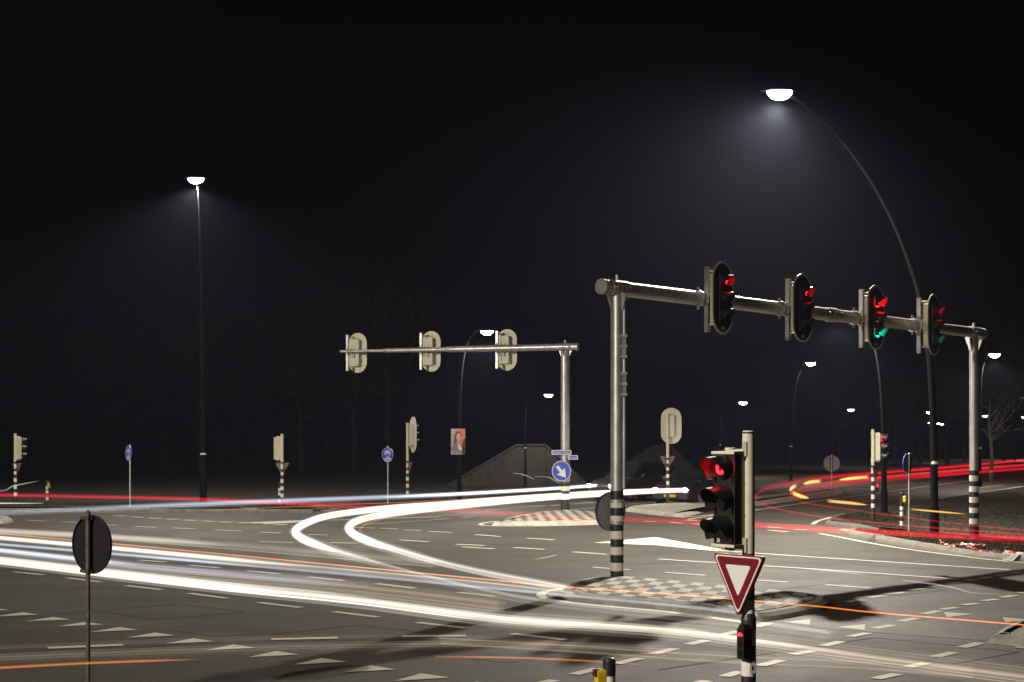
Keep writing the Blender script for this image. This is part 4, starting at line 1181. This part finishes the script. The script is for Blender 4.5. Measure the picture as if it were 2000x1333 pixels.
def drain(x, y, label, wd=.55):
    p = G(x, y); p2 = G(x + 40, y + 5 if x > 1000 else y + .3)
    d = (p2 - p).normalized(); n = Vector((-d.y, d.x, 0))
    root = empty('kerb_drain', p, label, 'drain', 'kerb drains')
    rot = Matrix((d, n, Vector((0, 0, 1)))).transposed()
    tiltm = rot @ Matrix.Rotation(R(38), 3, 'X')
    q = MB(); q.box(n * .05 + Vector((0, 0, .085)), (wd, .24, .03), mat('cast_iron', (.13, .125, .115), .6, .3, .3, 14), tiltm); q.build('frame', root)
    for k in range(3):
        q = MB(); q.box(n * .05 + d * (k - 1) * wd * .28 + Vector((0, 0, .085)) + tiltm @ Vector((0, 0, .013)), (wd * .17, .17, .008), BLACKM, tiltm); q.build('slot', root)
drain(1709, 1056.5, 'iron drain inlet in the right kerb below the thin signs'); drain(1966, 1096, 'iron drain inlet in the right kerb near the picture edge', .62)
drain(275, 1001.5, 'iron drain inlet in the left kerb near the cycle sign', .6); drain(485, 1002, 'iron drain inlet in the left kerb left of the central signal post', .6)

# ------------------------------------------------------------------ light trails left hanging over the road
def lightband(name, col, s):  # see-through emission put in for lamp streaks, nothing solid glows there
    """added glow of the drawn-out streaks of passing lamps: lets what lies behind shine through and adds its own light"""
    key = f'{name}_{s:.3f}'
    if key in MATS: return MATS[key]
    m = bpy.data.materials.new(name + '_light'); m.use_nodes = True
    nt = m.node_tree; nt.nodes.clear()
    o = nt.nodes.new('ShaderNodeOutputMaterial'); e = nt.nodes.new('ShaderNodeEmission'); t = nt.nodes.new('ShaderNodeBsdfTransparent'); ad = nt.nodes.new('ShaderNodeAddShader')
    e.inputs[0].default_value = (*col, 1); e.inputs[1].default_value = s
    nt.links.new(e.outputs[0], ad.inputs[0]); nt.links.new(t.outputs[0], ad.inputs[1]); nt.links.new(ad.outputs[0], o.inputs[0])
    m.cycles.emission_sampling = 'NONE'
    MATS[key] = m
    return m
HUE = {'warm': (1.0, .92, .80), 'cool': (.68, .79, 1.0), 'pale': (.90, .94, 1.0), 'red': (.66, .006, .022), 'orange': (1.0, .26, .03), 'amber': (1.0, .50, .12), 'tan': (1.0, .78, .55)}
def trail(px, z, bands, label, n=90):
    """bands: (hue, strength, side offset, height offset, width, height, from, to, streaks): nested soft tubes along the path plus fine streaks"""
    rnd = random.Random(label)
    q = MB()
    c = spline([G(x, y, z) for x, y in px], n)
    nr = []
    for j in range(n):
        d = (c[min(j + 1, n - 1)] - c[max(j - 1, 0)]); d.z = 0; d.normalize(); nr.append(Vector((-d.y, d.x, 0)))
    def tube(u, v, a, b, m, j0, j1, seg):
        rows = []
        for j in range(j0, j1 + 1):
            ta = min(1.0, (j - j0 + .3) / 5.0) if j0 > 0 else 1.0
            tb = min(1.0, (j1 - j + .3) / 8.0) if j1 < n - 1 else 1.0
            k = min(ta, tb) ** .6
            rows.append([c[j] + nr[j] * (u + a * k * math.cos(t)) + Vector((0, 0, v + b * k * math.sin(t))) for t in [2 * PI * i / seg for i in range(seg)]])
        if len(rows) > 2: q.grid(rows, m, True, True)
    for hue, st, du, dz, wd, ht, f0, f1, ns in bands:
        j0, j1 = int(f0 * (n - 1)), int(f1 * (n - 1))
        LY = 5
        for k in range(LY):
            g = 1.0 - k * .19
            e1 = j1 if f1 >= 1 else max(j0 + 3, j1 - int(k * .025 * n)); e0 = j0 if f0 <= 0 else min(j1 - 3, j0 + int(k * .025 * n))
            tube(du, dz, wd / 2 * g, ht / 2 * g, lightband(hue, HUE[hue], st / (2.0 * LY)), e0, e1, 12)
        for k in range(ns):
            a = rnd.uniform(0, 2 * PI); r_ = math.sqrt(rnd.random())
            x0 = j0 if f0 <= 0 else j0 + int(rnd.uniform(0, .2) * (j1 - j0)); x1 = j1 if f1 >= 1 else j1 - int(rnd.uniform(0, .3) * (j1 - j0))
            rr_ = rnd.uniform(.004, .011)
            tube(du + r_ * math.cos(a) * wd / 2, dz + r_ * math.sin(a) * ht / 2, rr_, rr_, lightband(hue, HUE[hue], rnd.choice((.03, .06, .13)) * min(1.4, .4 + st)), x0, x1, 4)
    return tag(q.build('light_trail'), label, 'light trail', 'light trails of passing traffic')
UP = [(1200, 947), (1152, 949.5), (1100, 953.5), (1000, 959.5), (900, 965), (800, 969.5), (700, 973.5), (550, 979), (400, 985), (250, 991), (100, 998), (-30, 1004)]
trail(UP, .65, [('pale', 1.5, 0, 0, .10, .14, 0, .52, 5), ('cool', .28, 0, 0, .14, .20, 0, .9, 9), ('cool', .18, 0, 0, .2, .2, .4, 1, 5), ('orange', .35, 0, -.20, .05, .04, 0, .8, 1)], 'cool white headlight trail running straight left from the grey car')
OUT = [(1338, 957.5), (1190, 962), (1087, 968), (975, 976), (862, 985), (770, 991.5), (700, 999), (640, 1008), (600, 1021), (577, 1037), (590, 1052), (640, 1072), (720, 1097), (810, 1122), (920, 1150), (1030, 1172), (1180, 1190), (1350, 1207), (1500, 1224), (1620, 1240)]
trail(OUT, .65, [('warm', 3.0, 0, 0, .17, .17, 0, .72, 4), ('warm', .4, 0, 0, .26, .22, 0, .78, 9), ('warm', .17, 0, .02, .08, .10, .53, .82, 8), ('warm', .07, 0, 0, .2, .12, .6, 1, 9), ('orange', .35, -.2, -.1, .05, .04, 0, .6, 1)], 'outer white headlight trail of the turning car, leftmost of the two loops', 160)
INN = [(1282, 959), (1190, 965), (1087, 971.5), (975, 981), (862, 992), (790, 1000), (730, 1009), (695, 1019), (681, 1031), (694, 1046), (735, 1063), (790, 1081), (860, 1101), (950, 1122), (1040, 1139), (1110, 1152)]
trail(INN, .65, [('warm', 3.0, 0, 0, .17, .17, 0, .80, 4), ('warm', .4, 0, 0, .26, .22, 0, .9, 9), ('warm', .5, 0, .02, .2, .12, .6, 1, 7), ('orange', .35, .26, -.06, .05, .05, .3, .85, 2)], 'inner white headlight trail of the turning car, right of the other loop', 140)
BIG = [(-60, 1090), (0, 1095), (220, 1121), (450, 1147), (700, 1173), (980, 1208), (1310, 1232), (1500, 1256), (1700, 1283), (2000, 1322), (2080, 1332)]
trail(BIG, .62, [('warm', .70, 0, 0, .08, .16, 0, .57, 26), ('warm', .13, 0, .0, .18, .22, 0, .8, 16), ('warm', .40, 0, .0, .06, .085, .45, .90, 10), ('tan', .09, 0, 0, .18, .24, .45, 1, 14), ('pale', .7, 0, -.05, .018, .018, .25, .75, 2)], 'broadest warm white trail across the lower half of the picture')
S2 = [(-60, 1046), (0, 1051), (220, 1071), (450, 1093), (700, 1116), (850, 1130), (980, 1143), (1120, 1160)]
trail(S2, .66, [('warm', .65, 0, 0, .06, .09, 0, .66, 14), ('warm', .18, 0, 0, .12, .15, 0, 1, 10)], 'second bright white trail directly below the long orange line')
ORG = [(-60, 1037.5), (0, 1043), (220, 1062), (700, 1108), (980, 1135), (1112, 1147.5), (1310, 1161), (1590, 1184), (1700, 1196), (2000, 1221), (2080, 1229)]
trail(ORG, .72, [('orange', .8, 0, 0, .03, .023, 0, 1, 2)], 'long thin orange marker trail crossing the whole picture')
BLU = [(-60, 1058), (0, 1063.5), (220, 1082), (700, 1124), (980, 1151), (1300, 1181), (1480, 1201)]
trail(BLU, .62, [('cool', .5, 0, 0, .08, .07, 0, .5, 4), ('cool', .28, 0, 0, .04, .04, .3, 1, 4)], 'thin blue headlight trail between the white ones')
BL2 = [(-60, 1069), (0, 1075), (220, 1099), (450, 1119), (700, 1140), (980, 1172)]
trail(BL2, .62, [('pale', .6, 0, 0, .08, .10, 0, .42, 4), ('cool', .22, 0, -.02, .14, .17, 0, .8, 8), ('tan', .12, 0, -.06, .2, .24, .3, 1, 10)], 'bluish white trail just above the broadest white trail')
SOF = [(-60, 1032), (0, 1037), (220, 1049), (450, 1066), (700, 1087), (850, 1100)]
trail(SOF, .7, [('warm', .36, 0, 0, .12, .12, 0, .6, 5), ('warm', .12, 0, 0, .2, .16, 0, 1, 6)], 'soft pale trail on top of the bundle at the left')
FA1 = [(-40, 1291), (0, 1288), (400, 1272), (700, 1264), (1000, 1262), (1300, 1272)]
trail(FA1, .5, [('tan', .035, 0, 0, .14, .12, 0, 1, 3), ('tan', .03, 0, .12, .05, .05, 0, .7, 2)], 'faint grey trail arcing across the give way triangles')
trail([(860, 1248), (1100, 1262), (1400, 1282), (1700, 1296), (1900, 1312)], .45, [('tan', .06, 0, 0, .14, .16, 0, 1, 6)], 'faint brownish trail under the broad white trail at the lower right')
trail([(-40, 1307), (0, 1305), (150, 1297), (400, 1287.5)], .6, [('orange', .6, 0, 0, .035, .025, 0, .99, 1)], 'short orange trail at the bottom left corner', 40)
trail([(850, 1283), (1000, 1285), (1140, 1291), (1270, 1299)], .6, [('orange', .5, 0, 0, .03, .022, .01, .99, 1)], 'short orange trail left of the near push button post', 40)
RD = [(-60, 965), (0, 967), (250, 972), (400, 976), (550, 982.5), (700, 988), (850, 994), (1000, 1003), (1100, 1011), (1230, 1014.5), (1400, 1022), (1500, 1027), (1650, 1036), (1740, 1041), (1830, 1045.5), (2000, 1053), (2080, 1056)]
trail(RD, .8, [('red', .75, 0, 0, .10, .14, 0, .45, 4), ('red', .36, 0, 0, .12, .17, .35, 1, 6), ('red', .55, 0, 0, .10, .12, .74, 1, 5)], 'long red tail light trail running across the whole picture', 140)
RO = [(2080, 893), (2000, 899), (1850, 913), (1700, 925), (1600, 934), (1540, 945), (1492, 957), (1474, 974), (1495, 988), (1560, 1003), (1640, 1014), (1760, 1026), (1900, 1037), (2080, 1049)]
trail(RO, .8, [('red', .9, .1, 0, .30, .13, 0, .66, 6), ('red', .35, 0, 0, .7, .30, 0, .78, 12), ('red', .4, 0, 0, .10, .06, .6, 1, 4)], 'outer red tail light trail curling from the far road on the right', 150)
RI = [(2080, 901), (2000, 908), (1850, 922), (1700, 936), (1600, 947), (1553, 958), (1545, 970), (1575, 983), (1640, 993), (1750, 1008), (1850, 1021), (2000, 1036), (2080, 1043)]
trail(RI, .8, [('orange', .30, .2, .08, .10, .08, .2, .75, 4), ('red', .9, .1, 0, .30, .13, 0, .66, 6), ('red', .35, 0, -.08, .7, .30, 0, .78, 12), ('red', .35, 0, 0, .06, .05, .6, 1, 4)], 'inner red tail light trail curling from the far road on the right', 150)
R3 = [(2080, 908), (2000, 916), (1850, 928), (1740, 938), (1650, 948)]
trail(R3, .8, [('red', .8, 0, 0, .4, .16, 0, .8, 8)], 'lowest red trail on the far road beside the right mast')
for px, lab, k in (([(1695, 932), (1665, 934.5), (1636, 938)], 'uppermost amber blinker flash over the far road', 1), ([(1602, 940), (1585, 942), (1568, 946)], 'second amber blinker flash above the curl', 1), ([(1554, 949), (1546, 954), (1542, 960)], 'small amber blinker flash at the tip of the curl', 1),
                ([(1548, 963), (1562, 969), (1582, 974)], 'amber blinker flash under the curl tip', 1), ([(1618, 979), (1660, 983), (1697, 987)], 'long amber blinker flash left of the right signal post', .6), ([(1780, 995), (1835, 1000), (1892, 1005)], 'thin amber blinker flash across the grass beside the far mast', .35)):
    trail(px, .85, [('amber', 2.0 * k ** .5, 0, 0, .10, .16 * k, .01, .99, 2)], lab, 24)
for px, z, lab in (([(-10, 960), (10, 958), (25, 950), (48, 945), (80, 939)], .9, 'small grey white squiggle of light at the far left edge'), ([(1002, 924), (1020, 927), (1034, 932), (1046, 938)], .8, 'small pale streak of light before the concrete wall'),
                   ([(1044, 931), (1068, 932), (1080, 937), (1097, 946)], .8, 'small pale streak of light ending at the keep right sign')):
    trail(px, z, [('warm', .4, 0, 0, .05, .05, .01, .99, 2)], lab, 30)
trail([(-20, 983.5), (40, 983.5), (96, 983.5)], .6, [('warm', .9, 0, 0, .05, .05, 0, .99, 1)], 'short straight warm white trail at the far left verge', 12)
for px, lab in (([(1764, 1134), (1830, 1142), (1870, 1150), (1900, 1158), (1965, 1162)], 'thin white curved streak of light over the crossing at the right'), ([(1088, 1084), (1060, 1090), (1040, 1093)], 'tiny white streak on the lanes left of the near mast'),
                ([(1570, 1110), (1620, 1115), (1668, 1120), (1700, 1123)], 'faint white streak between the two long lane lines')):
    trail(px, .12, [('pale', .28, 0, 0, .03, .03, .01, .99, 2)], lab, 30)
